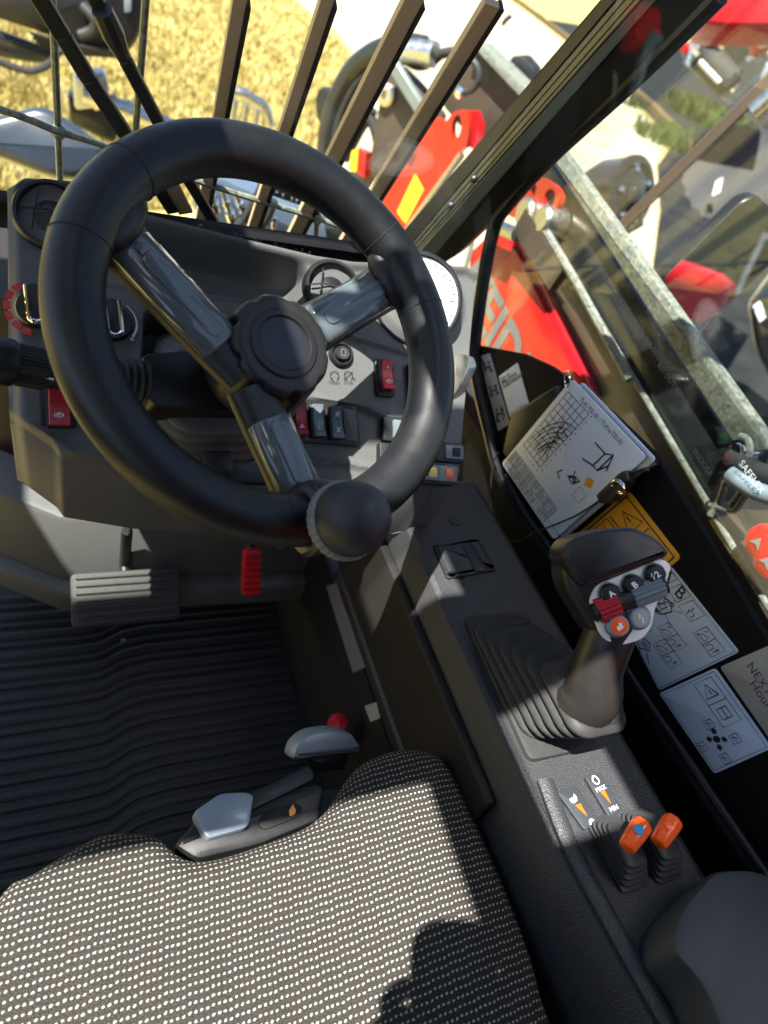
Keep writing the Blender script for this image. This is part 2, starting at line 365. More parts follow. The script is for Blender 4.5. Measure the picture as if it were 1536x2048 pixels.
def spline(pts, k=6, closed=False):
    """Catmull-Rom through the points (2-D or 3-D)"""
    P = [V(p) for p in pts]; n = len(P); out = []
    for i in range(n if closed else n - 1):
        if closed: a, b, c, d = P[i - 1], P[i], P[(i + 1) % n], P[(i + 2) % n]
        else: a, b, c, d = P[max(i - 1, 0)], P[i], P[i + 1], P[min(i + 2, n - 1)]
        for j in range(k):
            t = j / k
            out.append(.5 * ((2 * b) + (c - a) * t + (2 * a - 5 * b + 4 * c - d) * t * t + (-a + 3 * b - 3 * c + d) * t ** 3))
    if not closed: out.append(P[-1])
    return out
def circ(cu, cv, r, seg=20, a0=0, a1=360, ry=None):
    ry = ry or r; n = seg if a1 - a0 >= 360 else seg + 1
    return [(cu + r * math.cos(rad(a0 + (a1 - a0) * i / seg)), cv + ry * math.sin(rad(a0 + (a1 - a0) * i / seg))) for i in range(n)]
def text(fr, s_, cu, cv, size, m, parent, ang=0.0, h=.0006, name='lettering', align='CENTER', depth=0.0, sx=1.0, bold=0.0):
    cu_ = bpy.data.curves.new('t', 'FONT'); cu_.body = s_; cu_.size = size; cu_.align_x = align; cu_.align_y = 'CENTER'; cu_.extrude = depth; cu_.resolution_u = 3; cu_.offset = bold
    ob = bpy.data.objects.new('t', cu_); COL.objects.link(ob)
    dg = bpy.context.evaluated_depsgraph_get(); me = bpy.data.meshes.new_from_object(ob.evaluated_get(dg))
    vs = [V((v.co.x * sx, v.co.y, v.co.z)) for v in me.vertices]; fs = [tuple(p.vertices) for p in me.polygons]
    bpy.data.objects.remove(ob); bpy.data.curves.remove(cu_); bpy.data.meshes.remove(me)
    c, s2 = math.cos(ang), math.sin(ang)
    g = G(); g.add([fr.w(cu + v.x * c - v.y * s2, cv + v.x * s2 + v.y * c, h + v.z) for v in vs], fs)
    return g.build(name, m, parent, smooth=0, recalc=False)
def sm(x, a, b):
    t = np.clip((x - a) / (b - a), 0, 1); return t * t * (3 - 2 * t)
def sdpoly(X, Y, poly):
    """signed distance to a polygon, numpy arrays"""
    d = np.full(X.shape, 1e9); inside = np.zeros(X.shape, bool); n = len(poly)
    for i in range(n):
        ax, ay = poly[i]; bx, by = poly[(i + 1) % n]
        ex, ey = bx - ax, by - ay; wx, wy = X - ax, Y - ay
        t = np.clip((wx * ex + wy * ey) / (ex * ex + ey * ey + 1e-12), 0, 1)
        d = np.minimum(d, np.hypot(wx - ex * t, wy - ey * t))
        cnd = (ay > Y) != (by > Y)
        with np.errstate(divide='ignore', invalid='ignore'):
            xc = ax + (Y - ay) * ex / (ey if abs(ey) > 1e-12 else 1e-12)
        inside ^= cnd & (X < xc)
    return np.where(inside, -d, d)
def sdline(X, Y, pts):
    d = np.full(X.shape, 1e9)
    for (ax, ay), (bx, by) in zip(pts[:-1], pts[1:]):
        ex, ey = bx - ax, by - ay; wx, wy = X - ax, Y - ay
        t = np.clip((wx * ex + wy * ey) / (ex * ex + ey * ey + 1e-12), 0, 1)
        d = np.minimum(d, np.hypot(wx - ex * t, wy - ey * t))
    return d

DASH = Fr((0, .52, .561), (1, 0, 0), (0, math.cos(rad(40)), math.sin(rad(40))))
_wn = V((.1676, -.5754, .8005)).normalized(); _wu = (V((1, 0, 0)) - _wn * _wn.x).normalized()
WH = Fr((.1633, .503, .7545), _wu, _wn.cross(_wu), _wn)
WIN = Fr((.6, 0, 0), (0, -1, 0), (0, 0, 1), (-1, 0, 0))
CON = Fr((0, 0, .47), (1, 0, 0), (0, 1, 0), (0, 0, 1))
# ------------------------------------------------------------------ cab shell
cab = thing('cab_frame', 'dark painted cab frame with raked right front pillar beside the windscreen', 'cab frame', (.6, 1.0, 0))
def station(lst, k):
    return [a + (b - a) * k for a, b in lst]
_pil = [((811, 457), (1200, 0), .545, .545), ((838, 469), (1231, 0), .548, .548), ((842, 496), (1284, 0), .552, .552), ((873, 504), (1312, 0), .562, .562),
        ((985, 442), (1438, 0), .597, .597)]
pl = [(atX(*a, xa), atX(*b, xb)) for a, b, xa, xb in _pil]
def pillar_face(i, j, m, name, th=.02):
    g = G(); out = V((.03, .03, 0))
    for k0, k1 in ((-.25, 1.9),):
        a0 = pl[i][0].lerp(pl[i][1], k0); a1 = pl[i][0].lerp(pl[i][1], k1); b0 = pl[j][0].lerp(pl[j][1], k0); b1 = pl[j][0].lerp(pl[j][1], k1)
        g.loft([[a0, b0, b0 + out, a0 + out], [a1, b1, b1 + out, a1 + out]])
    return g.build(name, m, cab, bevel=.003)
pillar_face(0, 1, 'seal_rubber', 'screen_seal')
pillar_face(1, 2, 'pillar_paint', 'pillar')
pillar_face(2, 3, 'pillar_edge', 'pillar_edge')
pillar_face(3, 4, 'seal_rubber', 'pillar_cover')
# thin raised seams and rivets along the pillar
for q, off_ in ((.35, .0), (.7, .0)):
    a = pl[1][0].lerp(pl[2][0], q); b = pl[1][1].lerp(pl[2][1], q); d = b - a
    G().tube([a - d * .2, b + d * .5], .0016, 6).build('pillar_seam', 'dark_paint', cab)
for k in (.22, .36, 1.05):
    a = pl[1][0].lerp(pl[2][0], .5); b = pl[1][1].lerp(pl[2][1], .5); c = a.lerp(b, k)
    G().lathe(Fr(c, (0, 1, 0), (0, 0, 1), (-1, -.2, .2)), 0, 0, [(.006, -.002), (.006, .003), (.003, .006)], 12).build('rivet', 'black_plastic', cab)
# side wall under the sill, unseen roof pieces added with gaps shaping the sun patches
G().box(.612, .64, -.9, .93, 0, .452).build('side_panel', 'panel_plastic', cab)
for x0, x1, y0, y1 in ((-1.15, .30, -.90, -.30), (-1.15, -.68, -.30, .12), (-.215, .30, -.30, -.09), (-.215, -.125, -.09, .045), (-.01, .30, -.09, .045), (-.215, .30, .045, .12), (-.68, -.215, .005, .12), (-1.15, .30, .12, .20),
                       (-1.15, -.22, .20, .405), (-1.15, -.66, .405, .62), (-.50, -.22, .405, .62), (-.18, -.126, .366, .394), (-.125, -.072, .390, .424), (-.085, .30, .20, .364), (-.069, .30, .365, .40), (.08, .30, .401, .62), (-1.15, .30, .62, .76)):
    G().box(x0, x1, y0, y1, 1.6, 1.63).build('roof_shade_panel', 'dark_paint', cab)
# rear post and left door posts carry the roof
G().box(-.40, -.33, -.88, -.80, 0, 1.6).build('rear_post', 'dark_paint', cab)
G().box(.62, .70, -.88, -.80, 0, 1.6).build('rear_post', 'dark_paint', cab)
# unseen rear wall, and a low left wall added and sized for side light
G().box(-.80, .66, -.93, -.91, 0, 1.63).build('rear_wall', 'panel_plastic', cab)
G().box(-.82, -.80, -.90, .62, 0, .80).build('left_shade_wall', 'panel_plastic', cab)
# floor and mat
fl = G().box(-.42, .62, -.9, 1.12, -.03, 0).build('cab_floor', 'mat_rubber', kind='structure')
for i in range(30):
    y = .27 + i * .0195
    g = G(); pts = []
    for k in range(15):
        x = -.20 + k * .0385; yy = y + .028 * float(sm(np.array(x), .02, .09)) * 1.0
        pts.append(V((x, yy, .001)))
    wd = .0075 if i % 2 else .0045
    L_ = [p + V((0, wd, 0)) for p in pts]; T_ = [p + V((0, wd * .5, .0032)) for p in pts]; T2 = [p + V((0, -wd * .5, .0032)) for p in pts]; R_ = [p + V((0, -wd, 0)) for p in pts]
    g.loft([[a, b, c, d] for a, b, c, d in zip(L_, T_, T2, R_)]); g.build('mat_rib', 'mat_rubber', fl, smooth=60)
# ------------------------------------------------------------------ windows
scr_n = V((0, -.80, .60))
SCR = Fr((.2, .79, .705), (1, 0, 0), (0, -.5, .866))
g = G(); g.prism(SCR, [(-.75, .0), (.34, .0), (.34, .60), (.30, 1.0), (-.75, 1.0)], -.004, 0)
ws = g.build('windscreen', 'screen_glass', smooth=0, label='large raked front windscreen pane above the dashboard', cat='window')
g = G(); g.prism(SCR, [(-.75, -.03), (.245, -.03), (.245, .012), (-.75, .012)], -.010, .006, .003); g.build('seal', 'seal_rubber', ws)
sw = thing('side_window', 'right side window pane in black rubber seal with black lower border', 'window', (.61, .3, .47))
wf = [(945, 700), (953, 640), (968, 540), (985, 455), (1010, 410), (1100, 312), (1440, -10)]
wp = WIN.poly(wf, -.012)
top = [(wp[-1][0] + .25, 1.45), (.85, 1.45), (.85, .44), (-.80, .44)]
g = G(); g.prism(WIN, wp + top[:3] + [WIN.uv(1010, 960, -.012), WIN.uv(962, 800, -.012)], -.016, -.012); g.build('pane', 'window_glass', sw, smooth=0)
sealpx = [(1440, -10), (1270, 158), (1100, 316), (1020, 404), (990, 450), (970, 540), (955, 640), (949, 700), (957, 770), (978, 860), (1004, 955), (1052, 1040), (1110, 1120), (1252, 1352), (1395, 1562), (1540, 1775), (1700, 2000)]
G().tube(spline([WIN.at(x, y, .006) for x, y in sealpx], 5), .0105, 10, up=(-1, 0, 0)).build('seal', 'seal_rubber', sw)
G().tube(spline([WIN.at(x + 7, y - 4, .016) for x, y in sealpx[10:]], 5), .0045, 8, up=(-1, 0, 0)).build('seal_lip', 'seal_rubber', sw)
low = [(957, 770), (978, 860), (1004, 955), (1052, 1040), (1110, 1120), (1252, 1352), (1395, 1562), (1540, 1775), (1700, 2000)]
upr = [(1800, 1640), (1640, 1430), (1520, 1250), (1420, 1080), (1314, 910), (1230, 828), (1150, 766), (1105, 733), (1050, 708), (955, 690)]
g = G(); g.prism(WIN, WIN.poly(low + upr, -.006), -.010, -.002, .001); g.build('lower_border', 'panel_plastic', sw)
# printing on the pane (tiny safety-glass lettering seen from behind)
for k, (px, py, t_) in enumerate([(1245, 610, 'YDINALEGAAV GADUNA'), (1300, 690, 'AS2 43R-00571'), (1340, 760, 'E1 - DOT 459'), (1404, 925, 'SNOOSA')]):
    a = WIN.uv(px, py, -.011); text(WIN, t_, a[0], a[1], .009, 'mark_grey', sw, ang=rad(-8), h=-.0112)

# ------------------------------------------------------------------ dashboard
dash = thing('dashboard', 'black moulded dashboard with storage tray, vents and switches behind the steering wheel', 'dashboard', (.2, .62, .45))
NU, NV = 210, 120
_ul = DASH.uv(12, 700)[0]; _ur = DASH.uv(952, 545)[0]; us = np.linspace(_ul, _ur, NU); tt = np.linspace(0, 1, NV)
_bt = [(8, 830), (115, 903), (132, 925), (300, 955), (470, 968), (540, 968), (600, 960), (660, 975), (760, 990), (880, 985), (990, 970)]
_tp = [(20, 365), (40, 352), (135, 358), (262, 418), (465, 470), (625, 508), (700, 520), (930, 530), (955, 545)]
bt = np.array(DASH.poly(_bt)); tp = np.array(DASH.poly(_tp))
S, T = np.meshgrid(us, tt, indexing='ij')
vb = np.interp(S, bt[:, 0], bt[:, 1]); vt = np.interp(S, tp[:, 0], tp[:, 1])
k_ = (S - _ul) / (_ur - _ul)
U_ = S - k_ * (1 - T) * (_ur - DASH.uv(912, 930)[0]) + (1 - k_) * T * .004
V_ = vb + (vt - vb) * T
H = np.zeros_like(U_)
tray = rpoly(DASH.poly([(252, 436), (330, 452), (600, 522), (626, 548), (602, 618), (540, 607), (300, 570), (240, 545)]), .02)
H -= .050 * sm(-sdpoly(U_, V_, tray), -.002, .018)
colo = rpoly(DASH.poly([(287, 618), (430, 640), (545, 700), (562, 800), (556, 905), (540, 950), (318, 938), (285, 900)]), .012)
H -= .060 * sm(-sdpoly(U_, V_, colo), -.001, .004)
gc = DASH.uv(838, 598)
H += .010 * sm(-(np.hypot(U_ - gc[0], (V_ - gc[1])) - .062), -.004, .012)
for ln, hh, ww in (([(560, 792), (650, 798), (730, 813), (800, 848), (905, 908)], .0042, .0035), ([(585, 922), (680, 925), (760, 938), (900, 990)], .0042, .0035), ([(640, 655), (684, 669), (760, 690), (900, 735)], .004, .003),
                   ([(190, 563), (330, 583), (520, 604)], .0022, .0025), ([(276, 612), (279, 700), (276, 760)], .0018, .0022), ([(60, 850), (150, 905), (300, 935)], .003, .003)):
    H += hh * np.exp(-(sdline(U_, V_, DASH.poly(ln)) / ww) ** 2)
# lower switch field sits a little deeper than the upper one
lf = DASH.poly([(575, 796), (650, 800), (730, 815), (800, 850), (905, 910), (930, 1000), (580, 1000)])
H -= .004 * sm(-sdpoly(U_, V_, lf), 0, .006)
H += .006 * sm(V_ - vt, -.016, -.006)
H -= .012 * (1 - sm(np.minimum(V_ - vb, .05), 0, .012)) + .012 * sm(V_ - vt, -.005, 0) + .012 * (1 - sm(U_, _ul, _ul + .014))
g = G(); P = [DASH.w(U_[i, j], V_[i, j], H[i, j]) for i in range(NU) for j in range(NV)]
g.add(P, [(i * NV + j, (i + 1) * NV + j, (i + 1) * NV + j + 1, i * NV + j + 1) for i in range(NU - 1) for j in range(NV - 1)])
ring = [i * NV for i in range(NU)] + [(NU - 1) * NV + j for j in range(1, NV)] + [i * NV + NV - 1 for i in range(NU - 2, -1, -1)] + [j for j in range(NV - 2, 0, -1)]
n0 = len(g.v); dv = V((.0, .012, -.085))
for i in ring: g.v.append(g.v[i] + dv)
m_ = len(ring)
for a in range(m_): g.f.append((ring[a], n0 + a, n0 + (a + 1) % m_, ring[(a + 1) % m_]))
g.f.append(tuple(n0 + a for a in range(m_)))
g.build('fascia', 'dash_plastic', dash, smooth=50)
# lower housing between dashboard and floor, chamfered towards the door
lh = [atZ(-60, 962, .30), atZ(118, 1034, .30), atZ(560, 1036, .30)]
pl2 = [(lh[0].x, lh[0].y), (lh[1].x, lh[1].y), (lh[2].x, lh[2].y), (.375, lh[2].y), (.375, 1.1), (lh[0].x, 1.1)]
F0 = Fr((0, 0, 0), (1, 0, 0), (0, 1, 0))
g = G(); g.prism(F0, pl2, .165, .30, .012); g.build('lower_housing', 'dash_plastic', dash)
g = G(); g.prism(F0, [(x, y - .026) for x, y in pl2[:4]] + pl2[4:], .120, .163, .010); g.build('lower_skirt', 'dash_plastic', dash)
g = G(); g.prism(F0, [(x, y + .09) for x, y in pl2[:4]] + pl2[4:], .30, .56); g.build('bulkhead', 'wall_plastic', dash)
def vent(px, py, r, name='air_vent'):
    a, b = DASH.uv(px, py, .006); v = None
    g = G(); g.lathe(DASH, a, b, [(r, -.004), (r, .006), (r * .95, .0085), (r * .86, .0085), (r * .84, .002), (r * .80, -.01)], 40, True, False)
    v = g.build(name, 'black_plastic', dash)
    g = G(); g.lathe(DASH, a, b, [(r * .80, -.012), (r * .80, -.006), (r * .70, -.002), (.0005, .004)], 36, True, False); g.build('damper', 'black_plastic', v)
    for k in (-.05,):
        f2 = DASH.off(a, b, 0).rot(rad(-8))
        g = G(); hw = math.sqrt(max(.1, .62 - k * k)) * r
        pts = [(x * hw, k * r + .16 * r * (1 - x * x)) for x in np.linspace(-1, 1, 13)]
        g.ribbon(f2, pts, .0022, .0052); g.build('vane_edge', 'deep_black', v)
    g = G(); f2 = DASH.off(a, b, 0).rot(rad(-8)); g.ribbon(f2, [(-.42 * r, -.55 * r), (-.40 * r, .62 * r)], .0016, .0050); g.build('vane_edge', 'deep_black', v)
vent(667, 577, .0345); vent(103, 428, .035)
# small round gauge in bright sun
GA = Fr(DASH.at(836, 598, .018), (1, -.25, .1), (0, .6, .8), V((-.30, -.78, .56)))
a = b = 0.0
g = G(); g.lathe(GA, a, b, [(.0545, -.035), (.0545, .0), (.0525, .003), (.0500, .003), (.0490, -.002)], 48, True, True); ga = g.build('gauge', 'black_plastic', dash)
g = G(); g.lathe(GA, a, b, [(.0488, -.0018), (.0488, -.001)], 48); g.build('gauge_face', 'gauge_face', ga)
g = G()
for k in range(25):
    th = rad(220 - k * 260 / 24); r1 = .0465; r0 = .0385 if k % 4 == 0 else .0425
    g.ribbon(GA, [(r0 * math.cos(th), r0 * math.sin(th)), (r1 * math.cos(th), r1 * math.sin(th))], .0013, -.0006)
g.build('dial_marks', 'mark_black', ga, smooth=0)
g = G(); g.rbox(GA, 0, -.012, .026, .015, -.0015, -.0004, .002); g.build('display', 'screen', ga)
g = G(); g.bar(GA.w(0, 0, .0006), GA.w(-.024, .020, .0006), .0014, .0008, GA.n); g.lathe(GA, 0, 0, [(.004, -.001), (.004, .0015), (.003, .002)], 14); g.build('needle', 'red_plastic', ga)
# rotary heater knobs
def knob(px, py, arc, colr):
    a, b = DASH.uv(px, py, .01)
    g = G(); g.lathe(DASH, a, b, [(.0185, -.002), (.0185, .004), (.0172, .0065), (.015, .007)], 36); kb = g.build('heater_knob', 'black_plastic', dash)
    f2 = DASH.off(a, b).rot(rad(4))
    g = G(); g.rbox(f2, 0, 0, .0150, .038, .006, .020, .0070, .002); g.build('knob_grip', 'black_plastic', kb)
    g = G(); pts = [(-.0064, .016), (-.0064, -.011), (-.0054, -.016), (0, -.0185), (.0054, -.016), (.0064, -.011), (.0064, .016)]
    g.tube([f2.w(x, y, .0200) for x, y in spline(pts, 3)], .0024, 8, up=f2.n); g.build('chrome_trim', 'chrome', kb)
    if arc == 'white':
        g = G(); n_ = 14
        for i in range(n_):
            a0 = rad(55 - i * 6.5); a1 = rad(55 - (i + 1) * 6.5); w_ = .0006 + .0022 * i / n_
            g.ribbon(DASH, [(a + .0225 * math.cos(a0), b + .0225 * math.sin(a0)), (a + .0225 * math.cos(a1), b + .0225 * math.sin(a1))], w_, .0032)
        for k in range(3):
            th = rad(60 * k); c0 = (a + .0235 * math.cos(rad(-42)), b + .0235 * math.sin(rad(-42)))
            g.ribbon(DASH, [(c0[0] - .0022 * math.cos(th), c0[1] - .0022 * math.sin(th)), (c0[0] + .0022 * math.cos(th), c0[1] + .0022 * math.sin(th))], .0008, .0032)
        g.build('scale_print', 'mark_white', kb, smooth=0)
    else:
        g = G()
        for i in range(6):
            a0 = rad(120 + i * 24); pts = [(a + .0245 * math.cos(a0 + rad(x)), b + .0245 * math.sin(a0 + rad(x))) for x in np.linspace(0, 20, 6)]
            g.ribbon(DASH, pts, .0062, .0042)
        g.build('scale_print', 'red_plastic', kb, smooth=0)
knob(226, 640, 'white', None); knob(72, 612, 'red', None)
# start button with its engraving
a, b = DASH.uv(683, 708, .004)
g = G(); g.lathe(DASH, a, b, [(.0145, -.002), (.0145, .004), (.0128, .006), (.0112, .006), (.0105, .003), (.009, .003)], 30); sb = g.build('start_button', 'black_plastic', dash)
g = G(); g.lathe(DASH, a, b, [(.0082, .002), (.0082, .0085), (.0074, .0098), (.006, .0095)], 26); g.build('button_cap', 'rubber', sb)
g = G(); g.ribbon(DASH, [(a + x, b + y) for x, y in rrect(.0052, .0075, .0015)], .0007, .0101, closed=True); g.build('button_mark', 'mark_grey', sb, smooth=0)
for px, t_ in ((670, 'START'), (698, 'STOP')):
    c0 = DASH.uv(px, 764, .004); text(DASH, t_, c0[0], c0[1], .0046, 'deep_black', sb, ang=rad(-3), h=.0022)
    c1 = DASH.uv(px, 750, .004); g = G(); g.ribbon(DASH, circ(c1[0], c1[1], .0050, 20, -60, 250), .0009, .0022)
    if t_ == 'STOP':
        g.ribbon(DASH, [(c1[0] - .006, c1[1] - .005), (c1[0] + .006, c1[1] + .005)], .0008, .0022); g.ribbon(DASH, [(c1[0] + .0055, c1[1] - .002), (c1[0] + .008, c1[1] - .005)], .0009, .0022)
    g.build('engraving', 'deep_black', sb, smooth=0)
def rocker(px, py, w, h, m, icon=None, h0=.003, ang=0.0, frame=True, dot=False, tilt=1):
    """a rocker switch: dark sides, coloured curved face"""
    a, b = DASH.uv(px, py, .008); f2 = DASH.off(a, b, h0).rot(ang)
    g = G()
    if frame: g.rbox(f2, 0, -.001, w + .008, h + .010, -.006, .0015, .003, .001)
    g.rbox(f2, -.0006, 0, w + .001, h + .001, -.004, .006, .0015, .001); sw_ = g.build('rocker_switch', 'black_plastic', dash)
    g = G(); N = 9; rings = []
    for i in range(N):
        y = -h / 2 + h * i / (N - 1); k = (i / (N - 1) - .5) * 2
        z = .0075 + .0045 * (k * k) + .002 * tilt * (-k)
        x0 = w / 2
        rings.append([f2.w(-x0 + .0012, y, .004), f2.w(x0, y, .004), f2.w(x0, y, z - .001), f2.w(x0 - .001, y, z), f2.w(-x0 + .0022, y, z), f2.w(-x0 + .0012, y, z - .001)])
    g.loft(rings); fc = g.build('rocker_face', m, sw_, smooth=40)
    z = .0105
    if icon:
        g = G(); cy_ = -h * .24
        for st in icon[0]: g.ribbon(f2, [(x * .001, cy_ + y * .001) for x, y in st], .0007, .0118)
        g.build('symbol', 'mark_white', fc, smooth=0)
        if len(icon) > 1:
            g = G()
            for st in icon[1]: g.ribbon(f2, [(x * .001, h * .24 + y * .001) for x, y in st], .0007, .0112)
            g.build('symbol', 'mark_white', fc, smooth=0)
    if dot:
        g = G(); g.flat(f2, circ(0, h * .25, .0011, 10), .0108); g.build('indicator', 'mark_white', fc, smooth=0)
    return sw_
park = [[circ(0, 0, 2.3, 14)[i] for i in range(14)] + [(2.3, 0)], [(-3.4, -2), (-3.8, 0), (-3.4, 2)], [(3.4, -2), (3.8, 0), (3.4, 2)], [(-.6, -1.2), (-.6, 1.3), (.6, 1.2), (.8, .4), (-.4, .1)]]
tri = [[(-2.6, -2), (0, 2.6), (2.6, -2), (-2.6, -2)], [(-1.2, -1.1), (0, 1), (1.2, -1.1), (-1.2, -1.1)]]
wash = [[(-3, 1.5), (0, 2.6), (3, 1.5), (1.8, -2), (-1.8, -2), (-3, 1.5)], [(0, -2), (-1, 1.6)], [(-3.6, 3), (-3, 4)], [(0, 3.4), (0, 4.4)], [(3.6, 3), (3, 4)]]
lock = [[(-3, -2), (-1, -2), (-1, 2), (-3, 2)], [(3, -2), (1, -2), (1, 2), (3, 2)], [(-2, 0), (2, 0)], [(0, -3), (0, 3)]]
lock2 = lock + [[(-3, -3), (3, 3)]]
rocker(772, 752, .0150, .034, 'red_plastic', (park,), dot=True, h0=.004)
rocker(836, 772, .0150, .046, 'black_plastic', None, h0=.008)
bk = DASH.uv(652, 842, .002)
g = G(); pb = DASH.poly([(573, 797), (716, 812), (722, 893), (606, 884), (582, 880)], .002); g.prism(DASH, rpoly(pb, .004), -.002, .0022, .0012); g.build('switch_frame', 'black_plastic', dash)
g = G(); pb = DASH.poly([(684, 817), (711, 820), (715, 884), (690, 880)], .003); g.prism(DASH, rpoly(pb, .002), .0, .0045, .001); g.build('blank_cover', 'dash_plastic', dash)
rocker(600, 838, .0142, .036, 'red_dark', (tri,), frame=False)
rocker(635, 842, .0142, .036, 'switch_grey', (wash,), frame=False, dot=True)
rocker(672, 846, .0142, .036, 'switch_grey', (lock, lock2), frame=False)
auto = [[circ(0, 0, 2.2, 14)[i] for i in range(14)] + [(2.2, 0)], [(-3.2, 2), (-3.2, 3.2), (3.2, 3.2), (3.2, 2)], [(-.6, -1), (-.6, 1), (.8, .6), (-.4, 0)]]
def push(px, py, m, w=.021, h=.021, hh=.006, icon=None):
    a, b = DASH.uv(px, py, hh); f2 = DASH.off(a, b, 0).rot(rad(-4))
    g = G(); g.rbox(f2, -.004, 0, w + .016, h + .008, -.004, hh + .001, .003, .001); p_ = g.build('push_switch', 'black_plastic', dash)
    g = G(); g.rbox(f2, .001, 0, w + .004, h + .001, hh, hh + .004, .002, .001); c_ = g.build('switch_cap', 'switch_grey', p_)
    g = G(); g.rbox(f2, .003, 0, w * .52, h * .66, hh + .003, hh + .005, .001, .0006); q = g.build('switch_light', m, c_)
    if icon:
        g = G()
        for st in icon: g.ribbon(f2, [(.003 + x * .001, y * .001) for x, y in st], .0007, hh + .0056)
        g.build('symbol', 'mark_white', q, smooth=0)
push(802, 860, 'green_plastic', icon=auto); push(795, 912, 'red_plastic')
push(858, 945, 'yellow_plastic', h=.018); push(892, 948, 'orange_plastic', h=.018, icon=[[(-2, -1), (0, 2), (2, -1)], [(-2, 0), (2, 0)]])
push(905, 905, 'deep_black', h=.016)
# switches left of the column
g = G(); pb = DASH.poly([(78, 772), (150, 782), (152, 856), (80, 850)], .002); g.prism(DASH, rpoly(pb, .003), -.002, .0025, .001); g.build('switch_frame', 'black_plastic', dash)
rocker(118, 815, .0200, .036, 'red_dark', (park,), frame=False)
g = G(); pb = DASH.poly([(225, 795), (276, 800), (278, 872), (230, 866)], .002); g.prism(DASH, rpoly(pb, .003), -.002, .0025, .001); g.build('switch_frame', 'black_plastic', dash)
rocker(250, 826, .0140, .036, 'green_plastic', (auto,), frame=False)
# drying grains and worn shine on the tray lip
g = G()
for i in range(90):
    t = random.random(); a0 = V(DASH.uv(262, 424)); a1 = V(DASH.uv(625, 512)); q = a0.lerp(a1, t); p = DASH.w(q.x, q.y + random.uniform(-.003, .004), .0005); r = random.uniform(.0006, .0016)
    g.lathe(Fr(p, (1, 0, 0), DASH.v, DASH.n), 0, 0, [(r, -.0005), (r, .0006), (r * .4, r * .9)], 6)
gr = g.build('water_drops', 'clear_plastic', dash); gr['kind'] = 'stuff'
# bright metal hand lever between dashboard and window
lv = thing('hand_lever', 'short silver metal hand lever between dashboard and side window', 'lever', atX(905, 790, .43))
fr_ = Fr(atX(915, 762, .435), (0, -.6, .2), (0, .3, 1), (-.8, -.4, .4))
g = G(); g.prism(fr_, rpoly([(-.022, -.034), (.012, -.030), (.018, .0), (.016, .026), (.0, .034), (-.022, .030)], .006), -.010, .010, .004); g.build('grip', 'zinc', lv)
G().tube([fr_.w(-.015, 0, 0), fr_.w(-.06, -.01, -.005)], .006, 10).build('shaft', 'black_plastic', lv)

# ------------------------------------------------------------------ steering wheel
wh = thing('steering_wheel', 'black leather three-spoke steering wheel with grey spoke inlays', 'steering wheel', WH.o)
RM, RT = .1625, .0225
hubc = WH.uv(572, 690, .002)
hubc = (hubc[0] * .85, hubc[1] * .85)
NA, NB = 120, 20
def torus_strip(b0, b1, nb, dr=0.0):
    g = G(); vs = []; fs = []
    for i in range(NA):
        a = 2 * math.pi * i / NA
        for j in range(nb + 1):
            b = rad(b0 + (b1 - b0) * j / nb); q = RM + (RT + dr) * math.cos(b)
            vs.append(WH.w(q * math.cos(a), q * math.sin(a), (RT + dr) * 1.0 * math.sin(b)))
    for i in range(NA):
        for j in range(nb):
            k = (i + 1) % NA; fs.append((i * (nb + 1) + j, k * (nb + 1) + j, k * (nb + 1) + j + 1, i * (nb + 1) + j + 1))
    return g.add(vs, fs)
rim = torus_strip(12, 225, 16).build('rim', 'leather', wh, smooth=80)
torus_strip(-135, 10, 12, -.0006).build('rim_grip', 'leather_grain', rim, smooth=80)
torus_strip(9, 13, 2, -.0012).build('rim_seam', 'deep_black', rim, smooth=80)
spk = [((262, 478), (452, 682)), ((795, 555), (640, 646)), ((618, 992), (545, 832))]
